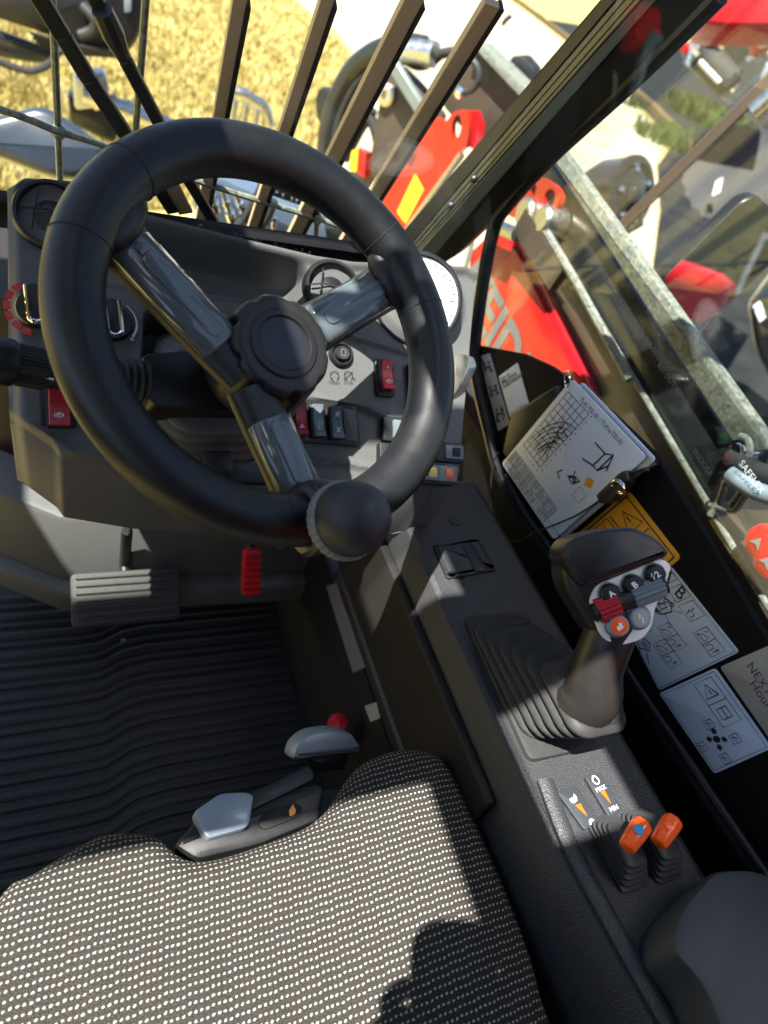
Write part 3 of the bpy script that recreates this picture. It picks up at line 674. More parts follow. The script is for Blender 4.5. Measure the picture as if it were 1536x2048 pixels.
for (p, q) in spk:
    P_ = V(WH.uv(*p, -.004)); Q_ = V(WH.uv(*q, -.004))
    mid = (P_ + Q_) / 2; d = (P_ - Q_).normalized(); an = math.atan2(d.y, d.x)
    f2 = WH.off(0, 0, 0)
    # arm of the spoke, from the hub to the rim
    end = P_ + d * .030; st = Q_ - d * .030
    g = G(); rings = []
    for k in range(9):
        t = k / 8; c = st.lerp(end, t); w_ = .0225 + .003 * abs(t - .5); hh = -.006 - .004 * math.sin(t * math.pi)
        if t > .85: w_ += .004
        s2 = V((-d.y, d.x))
        prof = [(-w_, -.012), (-w_ * .8, -.004), (-w_ * .45, 0), (w_ * .45, 0), (w_ * .8, -.004), (w_, -.012), (w_ * .6, -.024), (-w_ * .6, -.024)]
        rings.append([WH.w(c.x + s2.x * x, c.y + s2.y * x, hh + z) for x, z in prof])
    g.loft(rings); sp_ = g.build('spoke', 'hub_plastic', wh, smooth=70)
    L_ = (P_ - Q_).length; f3 = WH.off(mid.x, mid.y, -.0065).rot(an)
    # glossy inlay, domed across
    g = G(); rings = []
    for x in (-L_ / 2, -L_ / 2 + .002, L_ / 2 - .002, L_ / 2):
        e = .8 if abs(x) > L_ / 2 - .001 else 1.0
        rings.append([f3.w(x, y * e, z * e) for y, z in ((-.0205, -.009), (-.0195, -.003), (-.014, .0012), (-.0065, .0030), (.0065, .0030), (.014, .0012), (.0195, -.003), (.0205, -.009))])
    g.loft(rings); il = g.build('inlay', 'grey_gloss', sp_, smooth=70)
    g = G(); g.rbox(f3, -.004, 0, L_ * .80, .0150, .0012, .0047, .007, .0018); g.build('inlay_rib', 'grey_gloss', il)
    g = G(); g.rbox(f3, L_ * .40, -.001, .008, .010, .0012, .0052, .0015, .001); g.build('inlay_clip', 'grey_gloss', il)
    # swelling where the spoke meets the rim, and the seams either side
    rc = V((RM * math.cos(an), RM * math.sin(an))); rd_ = (P_ + d * .028); aa = math.atan2(rd_.y, rd_.x)
    g = G(); rings = []
    for i in range(11):
        ph = math.pi * i / 10
        rings.append([WH.w((RM - .016) * math.cos(aa) + math.cos(aa) * .018 * math.sin(ph) * math.cos(2 * math.pi * j / 18) - math.sin(aa) * .034 * math.sin(ph) * math.sin(2 * math.pi * j / 18),
                           (RM - .016) * math.sin(aa) + math.sin(aa) * .018 * math.sin(ph) * math.cos(2 * math.pi * j / 18) + math.cos(aa) * .034 * math.sin(ph) * math.sin(2 * math.pi * j / 18), -.004 + .0155 * math.cos(ph)) for j in range(18)])
    g.loft(rings); g.build('thumb_rest', 'leather', rim, smooth=80)
    for da in (-.24, .24):
        a = aa + da; g = G()
        g.tube([WH.w((RM + (RT + .0001) * math.cos(rad(b))) * math.cos(a), (RM + (RT + .0001) * math.cos(rad(b))) * math.sin(a), RT * math.sin(rad(b))) for b in range(-100, 230, 15)], .0006, 6)
        g.build('leather_seam', 'deep_black', rim)
# hub with finger scallops
HB = WH.off(hubc[0], hubc[1], 0)
g = G(); rings = []; NH = 144
for r, h, k in ((.030, -.085, 0), (.042, -.078, 0), (.0485, -.066, 0), (.0510, -.052, 0), (.0510, -.044, .02), (.0505, -.036, .13), (.0492, -.026, .22), (.0475, -.014, .18), (.0460, -.006, .10), (.0440, -.002, .05), (.041, .0, .015), (.037, .0006, 0), (.0305, .0004, 0)):
    ring = []
    for j in range(NH):
        th = 2 * math.pi * j / NH; q = max(0, math.cos(9 * th)) ** 2.2; rr = r * (1 - k * q)
        ring.append(HB.w(rr * math.cos(th), rr * math.sin(th), h))
    rings.append(ring)
g.loft(rings); hub = g.build('hub', 'hub_plastic', wh, smooth=60)
g = G(); g.lathe(HB, 0, 0, [(.0310, .0), (.0310, .0016), (.0296, .0026), (.0250, .0026), (.0238, .0012), (.0236, .0002)], 56, True, False); g.build('cap_ring', 'black_plastic', hub)
g = G(); g.lathe(HB, 0, 0, [(.0236, -.0004), (.0236, .0002), (.014, .0008), (.0005, .0011)], 48); g.build('horn_cap', 'cap_vinyl', hub)
# spinner knob
kc = WH.uv(705, 1037, .058)
KN = WH.off(kc[0], kc[1], .058)
kn = thing('spinner_knob', 'black ball spinner knob with pale knurled ring clamped on the wheel rim', 'knob', KN.o)
g = G(); g.lathe(KN, 0, 0, [(.012, -.030), (.024, -.0225), (.0285, -.012), (.0295, -.002), (.0285, .008), (.025, .0165), (.0195, .0235), (.0125, .028), (.006, .0298), (.0006, .0302)], 48); g.build('ball', 'knob_rubber', kn, smooth=80)
g = G(); N = 132; rings = []
for r, h in ((.0270, -.019), (.0312, -.0165), (.0318, -.012), (.0318, -.008), (.0305, -.0055), (.028, -.0055)):
    rings.append([KN.w((r - (.0006 if (j // 2) % 2 and r > .03 else 0)) * math.cos(2 * math.pi * j / N), (r - (.0006 if (j // 2) % 2 and r > .03 else 0)) * math.sin(2 * math.pi * j / N), h) for j in range(N)])
g.loft(rings); g.build('knurled_ring', 'mark_grey', kn, smooth=20)
rb = V(WH.uv(612, 1020, .0)); rb = rb.normalized() * RM
g = G(); g.tube([WH.w(rb.x, rb.y, -.03), WH.w(rb.x, rb.y, .004), WH.w((rb.x + kc[0]) / 2, (rb.y + kc[1]) / 2, .022), KN.w(0, 0, -.024)], [.018, .017, .013, .013], 16); g.build('clamp', 'black_plastic', kn, smooth=60)
g = G(); a = math.atan2(rb.y, rb.x); g.tube([WH.w((RM + (RT + .003) * math.cos(rad(b))) * math.cos(a), (RM + (RT + .003) * math.cos(rad(b))) * math.sin(a), (RT + .003) * math.sin(rad(b))) for b in range(0, 360, 15)], .0065, 8, closed=True); g.build('clamp_band', 'black_plastic', kn)
# ------------------------------------------------------------------ steering column
co = thing('steering_column', 'black steering column cover with rubber bellows below the wheel hub', 'steering column', DASH.at(430, 820, -.03))
CH = WH.off(0, 0, -.080)
ph = rpoly(CH.poly([(284, 712), (300, 704), (420, 696), (480, 716), (600, 800), (590, 838), (470, 822), (302, 812)]), .008)
g = G(); g.prism(CH, ph, -.036, 0, .004); g.build('cover', 'black_plastic', co)
g = G(); g.prism(CH, [(x * 1.0, y) for x, y in inset(ph[::-1] if sum(ph[i][0] * ph[(i + 1) % len(ph)][1] - ph[(i + 1) % len(ph)][0] * ph[i][1] for i in range(len(ph))) < 0 else ph, .003)], -.052, -.0365, 0); g.build('cover_base', 'deep_black', co)
G().tube([HB.w(0, 0, -.07), CH.w(CH.uv(520, 760)[0], CH.uv(520, 760)[1], -.02)], .026, 20).build('column_tube', 'black_plastic', co)
# bellows: stacked rounded folds from the dashboard up to the cover
c0 = V(DASH.uv(436, 826, .0)); c1 = V(DASH.uv(436, 800, .06))
g = G(); rings = []
nf = 6
for k in range(nf):
    t = k / (nf - 1); z = -.030 + .080 * t
    vlo = DASH.uv(436, 958 - 84 * t, z)[1]; vhi = DASH.uv(436, 672 + 24 * t, z)[1]; uc = DASH.uv(432, 860, z)[0]
    c = V((uc, (vlo + vhi) / 2)); w_ = .130 - .030 * t; h_ = vhi - vlo
    for s_, dz in ((.90, 0), (.98, .001), (1.0, .0055), (.985, .010), (.91, .0125)):
        rings.append([DASH.w(c.x + x, c.y + y, z + dz) for x, y in rrect(w_ * s_, h_ * s_, .03, 5)])
g.loft(rings); g.build('bellows', 'rubber_grey', co, smooth=70)
tb = DASH.uv(438, 926, .05); g = G(); g.rbox(DASH, tb[0], tb[1], .028, .024, .030, .050, .005, .002); g.build('release_tab', 'black_plastic', co)
pt = DASH.poly([(395, 905), (540, 905), (548, 968), (385, 966)], .0); g = G(); g.prism(DASH, rpoly(pt, .004), -.02, .006, .002); g.build('column_base', 'black_plastic', co)
# stalk
s0 = CH.at(292, 768, -.018); s1 = CH.at(205, 757, -.016); s2_ = CH.at(105, 742, -.010); s3 = CH.at(-30, 716, -.004)
dS = (s1 - s0).normalized(); st = thing('stalk_switch', 'black light and wiper stalk left of the steering column', 'stalk', s0)
g = G(); pts = []; rr = []
for i in range(25):
    t = i / 24; pts.append(s0.lerp(s1, t)); rr.append((.0225 - .004 * t) * (1.0 if i % 4 in (1, 2) else .80))
g.tube(pts, rr, 20); g.build('bellows', 'rubber', st, smooth=70)
G().tube([s1, s2_], .0130, 20).build('shaft', 'black_plastic', st)
s2b = s2_.lerp(s3, .12); s2c = s2_.lerp(s3, .55)
G().tube([s1.lerp(s2_, .7), s2b], .0155, 24).build('symbol_collar', 'black_plastic', st)
g = G(); N = 72; ax = (s3 - s2b).normalized(); fA = Fr(s2b, ax.cross(V((0, 0, 1))), V((0, 0, 1)), ax)
g.loft([[fA.w((.0172 - .0007 * (j % 2)) * math.cos(2 * math.pi * j / N), (.0172 - .0007 * (j % 2)) * math.sin(2 * math.pi * j / N), h) for j in range(N)] for h in (0.0, (s2c - s2b).length)]); g.build('ribbed_ring', 'black_plastic', st, smooth=15)
ln_ = (s3 - s2b).length; l1 = (s2c - s2b).length
g = G(); g.lathe(fA, 0, 0, [(.0165, l1), (.0188, l1 + .004), (.0192, l1 + .02), (.0185, ln_)], 32); g.build('end_knob', 'black_plastic', st)
fS = Fr(s1.lerp(s2_, .93), -ax, (CAM - s2_).cross(ax) * -1, None)
fS = Fr(s1.lerp(s2_, .90) + fS.n * .0158, fS.u, fS.v, fS.n)
g = G(); g.ribbon(fS, circ(0, .004, .0030, 14), .0008, 0, closed=True)
for k in range(8):
    th = rad(45 * k); g.ribbon(fS, [(.0042 * math.cos(th), .004 + .0042 * math.sin(th)), (.0058 * math.cos(th), .004 + .0058 * math.sin(th))], .0008, 0)
g.ribbon(fS, [(-.012, -.0065), (-.006, -.0065)], .0016, 0); g.flat(fS, circ(.002, -.007, .0026, 10), 0)
g.build('symbol', 'mark_white', st, smooth=0)
# ------------------------------------------------------------------ side console
con = thing('side_console', 'black grained plastic side console running along the right of the seat', 'console', (.45, .2, .0))
prof = [(.352, 0.0), (.368, .26), (.360, .275), (.360, .295), (.374, .300), (.378, .445), (.392, .4695), (.53, .4695), (.545, .455), (.545, 0)]
ys = np.linspace(.62, -.75, 40); rings = []
for y in ys:
    e = float(sm(np.array(-y), -.16, .06)) * .016       # console steps out beside the seat
    rings.append([V((x + e * (z > .2) * (x < .45), y, z)) for x, z in prof])
g = G(); g.loft(rings); g.build('body', 'console_plastic', con, smooth=40, bevel=.004)
# inner lining panel of the footwell wall
g = G(); g.loft([[V((.350, y, .004)), V((.365, y, .255)), V((.371, y, .255)), V((.360, y, .004))] for y in (.95, .30)]); g.build('footwell_panel', 'wall_plastic', con)
g = G(); g.loft([[V((.3605, y, .30)), V((.366, y, .43)), V((.378, y, .43)), V((.376, y, .30))] for y in (.62, .19)]); g.build('trim_panel', 'wall_plastic', con, bevel=.003)
# lid in the console top
pb = rpoly(CON.poly([(865, 1092), (955, 1080), (992, 1142), (893, 1160)]), .004)
g = G(); g.prism(CON, pb, -.002, .003, .0012); g.build('lid_frame', 'black_plastic', con)
g = G(); g.prism(CON, inset(pb if sum(pb[i][0] * pb[(i + 1) % len(pb)][1] - pb[(i + 1) % len(pb)][0] * pb[i][1] for i in range(len(pb))) > 0 else pb[::-1], .005), .002, .0042, .001); g.build('lid', 'console_plastic', con)
a = CON.uv(940, 1120); g = G(); g.rbox(CON, a[0] + .004, a[1], .018, .046, .004, .0056, .003, .001); g.build('lid_recess', 'black_plastic', con)
for k in (0, 1):
    a = CON.uv(905 + k * 14, 1150 + k * 6); g = G(); g.rbox(CON, a[0], a[1], .016, .003, .003, .0065, .001); g.build('lid_catch', 'black_plastic', con)
a = CON.uv(910, 1040); g = G(); g.lathe(CON, a[0], a[1], [(.0095, -.001), (.0095, .0015), (.0075, .0022), (.006, .001)], 24); g.build('plug', 'console_plastic', con)
# ridge of the console beside the levers
sg = [(1090, 1560), (1140, 1690), (1225, 1850), (1310, 2000), (1400, 2150)]
G().tube(spline([CON.at(x, y, .004) for x, y in sg], 6), .009, 10, flat=.55).build('edge_ridge', 'console_plastic', con)

# ------------------------------------------------------------------ joystick
js = thing('joystick', 'black joystick in rubber gaiter with white button plate and red thumb wheel', 'joystick', (.447, .29, .47))
bp_ = rpoly(CON.poly([(944, 1266), (1042, 1222), (1072, 1258), (1186, 1462), (1182, 1482), (1060, 1527)]), .008)
bc = V((.447, .292)); g = G(); g.prism(CON, [(x, y) for x, y in rpoly([(.403, .207), (.49, .207), (.492, .382), (.407, .385)], .010)], -.001, .006, .002); g.build('base_plate', 'rubber', js)
g = G(); rings = []; nf = 6
tc_ = atZ(1182, 1372, .556); c0 = V((.447, .300)); c1 = V((tc_.x, tc_.y))
for k in range(nf):
    t = k / (nf - 1.0); c = c0.lerp(c1, t); w_ = .080 - .010 * t; h_ = .150 - .064 * t; z = .475 + .060 * t
    for s_, dz in ((.84, 0), (.96, .0005), (1, .0030), (.985, .0062), (.88, .0095)):
        rings.append([V((c.x + x * s_, c.y + y * s_, z + dz)) for x, y in rrect(w_, h_, .020, 6)])
for s_, dz in ((.86, .012), (.82, .018), (.74, .0225), (.60, .025)):
    rings.append([V((c.x + x * s_, c.y + y * s_, .535 + dz)) for x, y in rrect(w_, h_, .026, 6)])
g.loft(rings); g.build('gaiter', 'rubber', js, smooth=60)
hd0 = atZ(1244, 1178, .66)
HN = V((-.42, -.60, .68)).normalized()
hu = V((0, 0, 1)).cross(HN); hu = V((.62, .35, .30)); hu = (hu - HN * hu.dot(HN)).normalized()
HD = Fr(hd0, hu, HN.cross(hu), HN)
gb = atZ(1184, 1385, .558); gm = atZ(1194, 1335, .585); gt = HD.at(1222, 1262, -.020)
pts = spline([gb + V((0, 0, -.02)), gb, gm, gt, HD.at(1238, 1215, -.024)], 5); rr = np.interp(np.linspace(0, 1, len(pts)), [0, .2, .3, .5, .75, 1], [.030, .0295, .0280, .0240, .0235, .028])
g = G(); g.tube(pts, list(rr), 24, up=(1, 0, 0)); g.build('grip', 'hub_plastic', js, smooth=80)
g = G(); fo = Fr(gm + (CAM - gm).normalized() * .0, (1, 0, 0), (0, .6, .8)); gp = atZ(1214, 1375, .566)
fo = Fr(gp, (.8, .2, .3), (0, .5, .8)); g.lathe(Fr(gp, hu, HD.v, (-.3, -.75, .55)), 0, 0, [(.014, -.012), (.0135, -.003), (.010, .0), (.0005, .001)], 26); g.build('grip_boss', 'hub_plastic', js)
# head: hood behind, white plate in front
hp = rpoly(HD.poly([(1126, 1135), (1150, 1082), (1215, 1062), (1268, 1058), (1318, 1082), (1341, 1112), (1332, 1160), (1300, 1215), (1306, 1272), (1240, 1300), (1192, 1274), (1164, 1228), (1134, 1180)]), .010)
g = G(); g.prism(HD, hp, -.050, -.002, .010); g.build('head', 'black_plastic', js, smooth=60)
hood = rpoly(HD.poly([(1122, 1110), (1142, 1076), (1210, 1058), (1268, 1053), (1318, 1076), (1342, 1104), (1336, 1114), (1198, 1164), (1172, 1176), (1150, 1160)], .012), .007)
g = G(); g.prism(HD, hood, -.042, .012, .006); hdo = g.build('hood', 'black_plastic', js, smooth=60)
plp = rpoly(HD.poly([(1178, 1204), (1192, 1170), (1322, 1116), (1343, 1130), (1326, 1184), (1310, 1214), (1303, 1254), (1284, 1279), (1238, 1292), (1206, 1278), (1194, 1252), (1188, 1228)], .001), .006)
g = G(); g.prism(HD, plp, -.004, .002, .001); pt_ = g.build('button_plate', 'white_paint', js)
def jbutton(px, py, r, mring, mtop, txt=None, mtxt='mark_white'):
    a, b = HD.uv(px, py, .008); g = G()
    g.lathe(HD, a, b, [(r * 1.12, 0), (r * 1.12, .003), (r, .0045), (r, .0085), (r * .9, .0095)], 28); bt_ = g.build('button', mring, pt_)
    g = G(); g.lathe(HD, a, b, [(r * 1.24, .0), (r * 1.24, .0028), (r * 1.13, .0034)], 28); g.build('button_ring', 'switch_grey', bt_)
    g = G(); g.lathe(HD, a, b, [(r * .80, .0088), (r * .80, .0100), (r * .4, .0103)], 24); tp_ = g.build('button_top', mtop, bt_)
    if txt: text(HD, txt, a, b, r * .98, mtxt, bt_, ang=rad(-4), h=.0107, bold=.0002)
    return a, b, tp_
jbutton(1222, 1188, .0084, 'black_plastic', 'black_plastic', 'A'); jbutton(1268, 1170, .0084, 'black_plastic', 'black_plastic', 'B'); jbutton(1313, 1149, .0084, 'black_plastic', 'black_plastic', '2')
a, b = HD.uv(1313, 1147, .011); g = G(); g.ribbon(HD, [(a - .004 + x * .001, b + y * .001) for x, y in ((1, 3), (-1, .3), (1, .2), (-1, -3))], .0008, .0107); g.build('symbol', 'mark_white', pt_, smooth=0)
a, b, t_ = jbutton(1238, 1252, .0092, 'silver_plastic', 'orange_plastic')
g = G(); g.flat(HD, [(a + x * .001, b + y * .001) for x, y in ((-4, -2), (-1, -3), (3, -2.6), (2, -.5), (4, 1), (2.4, 1.6), (1.4, 3.4), (.4, 1.6), (-3, 1.4))], .0107); g.build('symbol', 'mark_white', t_, smooth=0)
a, b, t_ = jbutton(1281, 1236, .0092, 'silver_plastic', 'label_worn')
g = G(); g.ribbon(HD, [(a + x * .001, b + y * .001) for x, y in ((1.5, 4), (-1.5, .5), (1.2, .2), (-1.5, -4))], .0013, .0107); g.build('symbol', 'mark_white', t_, smooth=0)
# thumb wheels
wc0 = HD.uv(1196, 1224, .006); wc1 = HD.uv(1326, 1172, .006); dw = (V(wc1) - V(wc0)); an = math.atan2(dw.y, dw.x); fw = HD.off(wc0[0], wc0[1], .003).rot(an); Lw = dw.length
def roller(x0, x1, r, m, name, teeth=14, amp=.0012):
    g = G(); N = teeth * 4
    ring = lambda x, k: [fw.w(x, (r * k - amp * (math.sin(teeth * 2 * math.pi * j / N) > 0)) * math.cos(2 * math.pi * j / N), (r * k - amp * (math.sin(teeth * 2 * math.pi * j / N) > 0)) * math.sin(2 * math.pi * j / N)) for j in range(N)]
    g.loft([ring(x0, .9), ring(x0 + .001, 1), ring(x1 - .001, 1), ring(x1, .9)]); return g.build(name, m, pt_, smooth=25)
G().tube([fw.w(-.004, 0, 0), fw.w(Lw + .003, 0, 0)], .0085, 16).build('roller_axle', 'black_plastic', pt_)
roller(.000, .020, .0112, 'red_dark', 'thumb_roller'); roller(.033, Lw, .0108, 'switch_grey', 'thumb_roller')
# ------------------------------------------------------------------ two small levers with orange grips
def plate_label(pts, mcol, name, label, ic):
    f_ = CON.off(0, 0, .002); q = rpoly(f_.poly(pts, .002), .002)
    t = thing(name, label, 'label', f_.at(*pts[0]))
    g = G(); g.prism(f_, q, 0, .0025, .0008); b_ = g.build('plate', 'switch_grey' if mcol is None else mcol, t)
    o_ = V(f_.uv(*pts[0], .003)); x_ = V(f_.uv(*pts[1], .003)) - o_; y_ = V(f_.uv(*pts[3], .003)) - o_
    an = math.atan2(-y_.x * -1, 1)
    pp = lambda s_, t_: (o_.x + x_.x * s_ + y_.x * t_, o_.y + x_.y * s_ + y_.y * t_)
    g = G(); g.flat(f_, [pp(.38, .42), pp(.66, .42), pp(.55, .74)], .0028); g.build('wedge_print', 'orange_plastic', b_, smooth=0)
    return f_, pp, b_, x_, y_
mat('plate_dark', (.030, .034, .038), .35)
f_, pp, b_, x_, y_ = plate_label([(1114, 1584), (1150, 1571), (1199, 1639), (1170, 1661)], 'plate_dark', 'speed_label', 'dark speed label with hare and tortoise symbols behind joystick', 'a')
g = G(); c = pp(.5, .27); g.flat(f_, [(c[0] + x * .001, c[1] + y * .001) for x, y in ((-4, -3), (-1, -4), (3, -2.5), (4.5, 1), (3, 4.5), (2, 1.5), (-1, 1.5), (-4.5, .5))], .0029)
c = pp(.58, .88); g.flat(f_, [(c[0] + x * .001, c[1] + y * .001) for x, y in ((-4.5, -2), (-2, -2.6), (2, -2.6), (4.4, -1.4), (3.2, 1), (.6, 2.8), (-2.4, 1.8))], .0029); g.build('symbol', 'mark_white', b_, smooth=0)
f_, pp, b_, x_, y_ = plate_label([(1170, 1555), (1199, 1543), (1245, 1618), (1219, 1636)], 'plate_dark', 'throttle_label', 'dark engine speed label marked MAX and MIN behind joystick', 'b')
an = math.atan2(x_.y, x_.x)
c = pp(.5, .36); text(f_, 'MAX', c[0], c[1], .0062, 'mark_white', b_, ang=an, h=.0029); c = pp(.55, .86); text(f_, 'MIN', c[0], c[1], .0062, 'mark_white', b_, ang=an, h=.0029)
g = G(); c = pp(.5, .15); g.ribbon(f_, circ(c[0], c[1], .0036, 16, 110, 430), .0011, .0029); g.ribbon(f_, [(c[0] - .002, c[1] + .0045), (c[0] + .002, c[1] + .0045)], .001, .0029); g.build('symbol', 'mark_white', b_, smooth=0)
def lever(bx, by, topx, topy, zt, name, label, blue):
    t = thing(name, label, 'lever', CON.at(bx, by)); base = CON.at(bx, by); tp_ = atZ(topx, topy, zt)
    g = G(); rings = []
    for k in range(5):
        t_ = k / 4; c = base.lerp(base.lerp(tp_, .35), t_); w_ = .034 - .010 * t_; h_ = .066 - .026 * t_
        for s_, dz in ((.82, 0), (1, .0014), (1, .0034), (.82, .0048)): rings.append([V((c.x + x * s_, c.y + y * s_, .470 + .026 * t_ + dz)) for x, y in rrect(w_, h_, .006, 3)])
    g.loft(rings); g.build('bellows', 'rubber', t, smooth=50)
    d = (tp_ - base).normalized(); g = G(); g.bar(base, tp_ - d * .006, .014, .004, (0, 1, .3)); g.build('blade', 'steel', t, bevel=.001)
    f2 = Fr(tp_, (.75, .42, .25), (-.2, .3, .9), None); a0 = f2.u
    # six-sided knob lying across the blade
    g = G(); rings = []
    for x, k in ((-.0165, .52), (-.0145, .64), (-.004, .72), (.008, .77), (.0115, .72), (.0138, .56)):
        rings.append([f2.w(x, .0125 * k * math.cos(rad(60 * j + 30)), .0125 * k * math.sin(rad(60 * j + 30))) for j in range(6)])
    g.loft(rings); kb = g.build('knob', 'orange_plastic', t, bevel=.0016, smooth=30)
    e = (CAM - tp_).normalized(); fe = Fr(tp_ + e * .0088 + f2.u * .005, f2.u, f2.v, e)
    g = G(); g.lathe(fe, 0, 0, [(.0042, -.003), (.0042, .0010), (.0037, .0014)], 20); g.build('knob_insert', 'blue_mark' if blue else 'orange_plastic', kb)
    return t
lever(1232, 1705, 1272, 1668, .530, 'speed_lever', 'orange lever knob with blue dot on a black bellows', True)
lever(1300, 1690, 1334, 1660, .525, 'throttle_lever', 'plain orange lever knob beside the window, without blue dot', False)
# ------------------------------------------------------------------ armrest
ap = [atZ(x, y, .52) for x, y in [(1424, 1742), (1362, 1812), (1342, 1858), (1341, 1905), (1400, 1972), (1432, 2048), (1470, 2160), (1760, 2150), (1660, 1800), (1500, 1738)]]
ar = rpoly([(p.x, p.y) for p in ap], .012)
g = G(); g.prism(F0, ar, .47, .525, .008); am = g.build('armrest', 'armrest', smooth=40, label='smooth dark grey armrest pad beside the orange levers', cat='armrest')
# ------------------------------------------------------------------ seat
seat = thing('driver_seat', 'driver seat with black cloth cushion covered in small white dots', 'seat', (.15, 0, .1))
ZS = .40
fe = [(0, 1792), (60, 1752), (130, 1708), (200, 1672), (262, 1667), (318, 1676), (348, 1704), (385, 1722), (440, 1716), (520, 1690), (600, 1660), (655, 1618), (690, 1562), (730, 1524), (790, 1502), (845, 1502), (890, 1528), (925, 1588), (965, 1678), (1015, 1790), (1065, 1930), (1100, 2050)]
out = [V((atZ(x, y, ZS - .018).x, atZ(x, y, ZS - .018).y)) for x, y in fe]
out = [V((-.115, -.30)), V((-.125, .0)), V((-.115, .14))] + out + [V((.372, -.12)), V((.372, -.30))]
out = [V((p[0], p[1])) for p in spline(out, 4, closed=True)]
def resample(P, n):
    L = [0]
    for i in range(len(P)): L.append(L[-1] + (P[(i + 1) % len(P)] - P[i]).length)
    res = []
    for k in range(n):
        s_ = L[-1] * k / n; i = max(j for j in range(len(P)) if L[j] <= s_); t = (s_ - L[i]) / max(1e-9, L[i + 1] - L[i]); res.append(P[i].lerp(P[(i + 1) % len(P)], t))
    return res
NO = 260; out = resample(out, NO)
if sum(out[i].x * out[(i + 1) % NO].y - out[(i + 1) % NO].x * out[i].y for i in range(NO)) < 0: out = out[::-1]
nor = []
for i in range(NO):
    t = (out[(i + 3) % NO] - out[i - 3]).normalized(); nor.append(V((-t.y, t.x)))   # inward
cen = V((.12, -.06)); RR = .024
steps = [(-.0, -.10, .085), (-.002, -.05, .040)]
ringsV = []; ringsUV = []
for a in np.linspace(-20, 90, 9):
    ca, sa = math.cos(rad(a)), math.sin(rad(a)); arc = RR * rad(90 - a)
    inn = RR * (1 - ca)
    ringsV.append([V((out[i].x + nor[i].x * inn, out[i].y + nor[i].y * inn, ZS - RR + RR * sa)) for i in range(NO)])
    ringsUV.append([(out[i].x + nor[i].x * (RR - arc), out[i].y + nor[i].y * (RR - arc)) for i in range(NO)])
last = [V((p.x, p.y)) for p in ringsV[-1]]
def dome(x, y):
    z = .010 * math.exp(-((x - .30) / .07) ** 2) - .010 * math.exp(-((x - .12) / .16) ** 2 - ((y + .02) / .22) ** 2) + .0035 * noise.noise(V((x * 9, y * 9, 0))) + .0016 * noise.noise(V((x * 34, y * 10, 3)))
    return z
for k in range(1, 22):
    t = k / 21 * .985; w_ = min(1, t * 6)
    ringsV.append([V((p.x + (cen.x - p.x) * t, p.y + (cen.y - p.y) * t, ZS + w_ * dome(p.x + (cen.x - p.x) * t, p.y + (cen.y - p.y) * t))) for p in last])
    ringsUV.append([(q.x, q.y) for q in ringsV[-1]])
bot = [V((out[i].x + nor[i].x * .006, out[i].y + nor[i].y * .006, ZS - .075)) for i in range(NO)]
ringsV.insert(0, bot); ringsUV.insert(0, [(out[i].x - nor[i].x * .075, out[i].y - nor[i].y * .075) for i in range(NO)])
g = G(); g.loft(ringsV, False, True); g.uv = [V(q) for r in ringsUV for q in r]
ca, sa = math.cos(rad(7)), math.sin(rad(7)); g.uv = [(p.x * ca - p.y * sa, p.x * sa + p.y * ca) for p in g.uv]
cu = g.build('cushion', 'seat_fabric', seat, smooth=80)
# seat pan below and the adjuster console in front
g = G(); g.prism(F0, [(p.x, p.y) for p in [atZ(-40, 1830, .33), atZ(230, 1690, .33), atZ(660, 1568, .33), atZ(840, 1560, .33)]] + [(.36, -.3), (-.11, -.3)], .14, .325, .010); g.build('seat_pan', 'black_plastic', seat)
AF = Fr(atZ(500, 1640, .365), (.97, .20, 0), (-.20, .95, .18))
pb = rpoly(AF.poly([(348, 1690), (400, 1632), (500, 1598), (640, 1566), (652, 1580), (640, 1640), (520, 1690), (395, 1720)]), .006); g = G(); g.prism(AF, pb, -.04, 0, .006); ad = g.build('adjuster_housing', 'black_plastic', seat)
pb = rpoly(AF.poly([(384, 1627), (440, 1588), (490, 1586), (507, 1592), (498, 1650), (488, 1660), (413, 1681), (402, 1668)], .006), .006); g = G(); g.prism(AF, pb, -.004, .012, .004); g.build('adjuster_paddle', 'silver_plastic', seat)
pb = rpoly(AF.poly([(515, 1650), (530, 1625), (590, 1606), (604, 1612), (600, 1632), (530, 1660)], .003), .006); g = G(); g.prism(AF, pb, 0, .003, .001); wi = g.build('weight_window', 'deep_black', seat)
pb = AF.poly([(578, 1622), (586, 1608), (592, 1620), (590, 1628), (580, 1632)], .004); g = G(); g.flat(AF, pb, .0036); g.build('weight_pointer', 'label_orange', wi, smooth=0)
g = G(); g.rbox(AF.off(AF.uv(560, 1604)[0], AF.uv(560, 1604)[1] + .012, 0).rot(rad(3)), 0, 0, .085, .016, -.002, .006, .006, .003); g.build('housing_ridge', 'black_plastic', ad)
# grey lever knob in front of the seat, red button behind it
kn2 = thing('seat_slide_knob', 'pale grey half-round knob low in front of the seat', 'knob', atZ(655, 1530, .24))
AK = Fr(atZ(655, 1500, .27), (1, .10, 0), (-.07, .75, .66))
pb = rpoly(AK.poly([(583, 1524), (592, 1490), (620, 1468), (665, 1460), (705, 1466), (724, 1492), (724, 1506), (660, 1512)]), .012); g = G(); g.prism(AK, pb, -.03, 0, .008); g.build('cap', 'silver_plastic', kn2)
pb = rpoly(AK.poly([(610, 1515), (700, 1508), (690, 1540), (630, 1545)], -.03), .005); g = G(); g.prism(AK, pb, -.07, -.03, .002); g.build('stem', 'black_plastic', kn2)
rbp = atZ(676, 1446, .20); g = G(); g.lathe(Fr(rbp, (1, 0, 0), (0, 1, 0)), 0, 0, [(.013, -.06), (.013, -.01), (.015, -.004), (.013, .004), (.006, .007)], 20); g.build('red_button', 'red_plastic', label='small red knob low on the footwell wall near the seat', cat='knob')
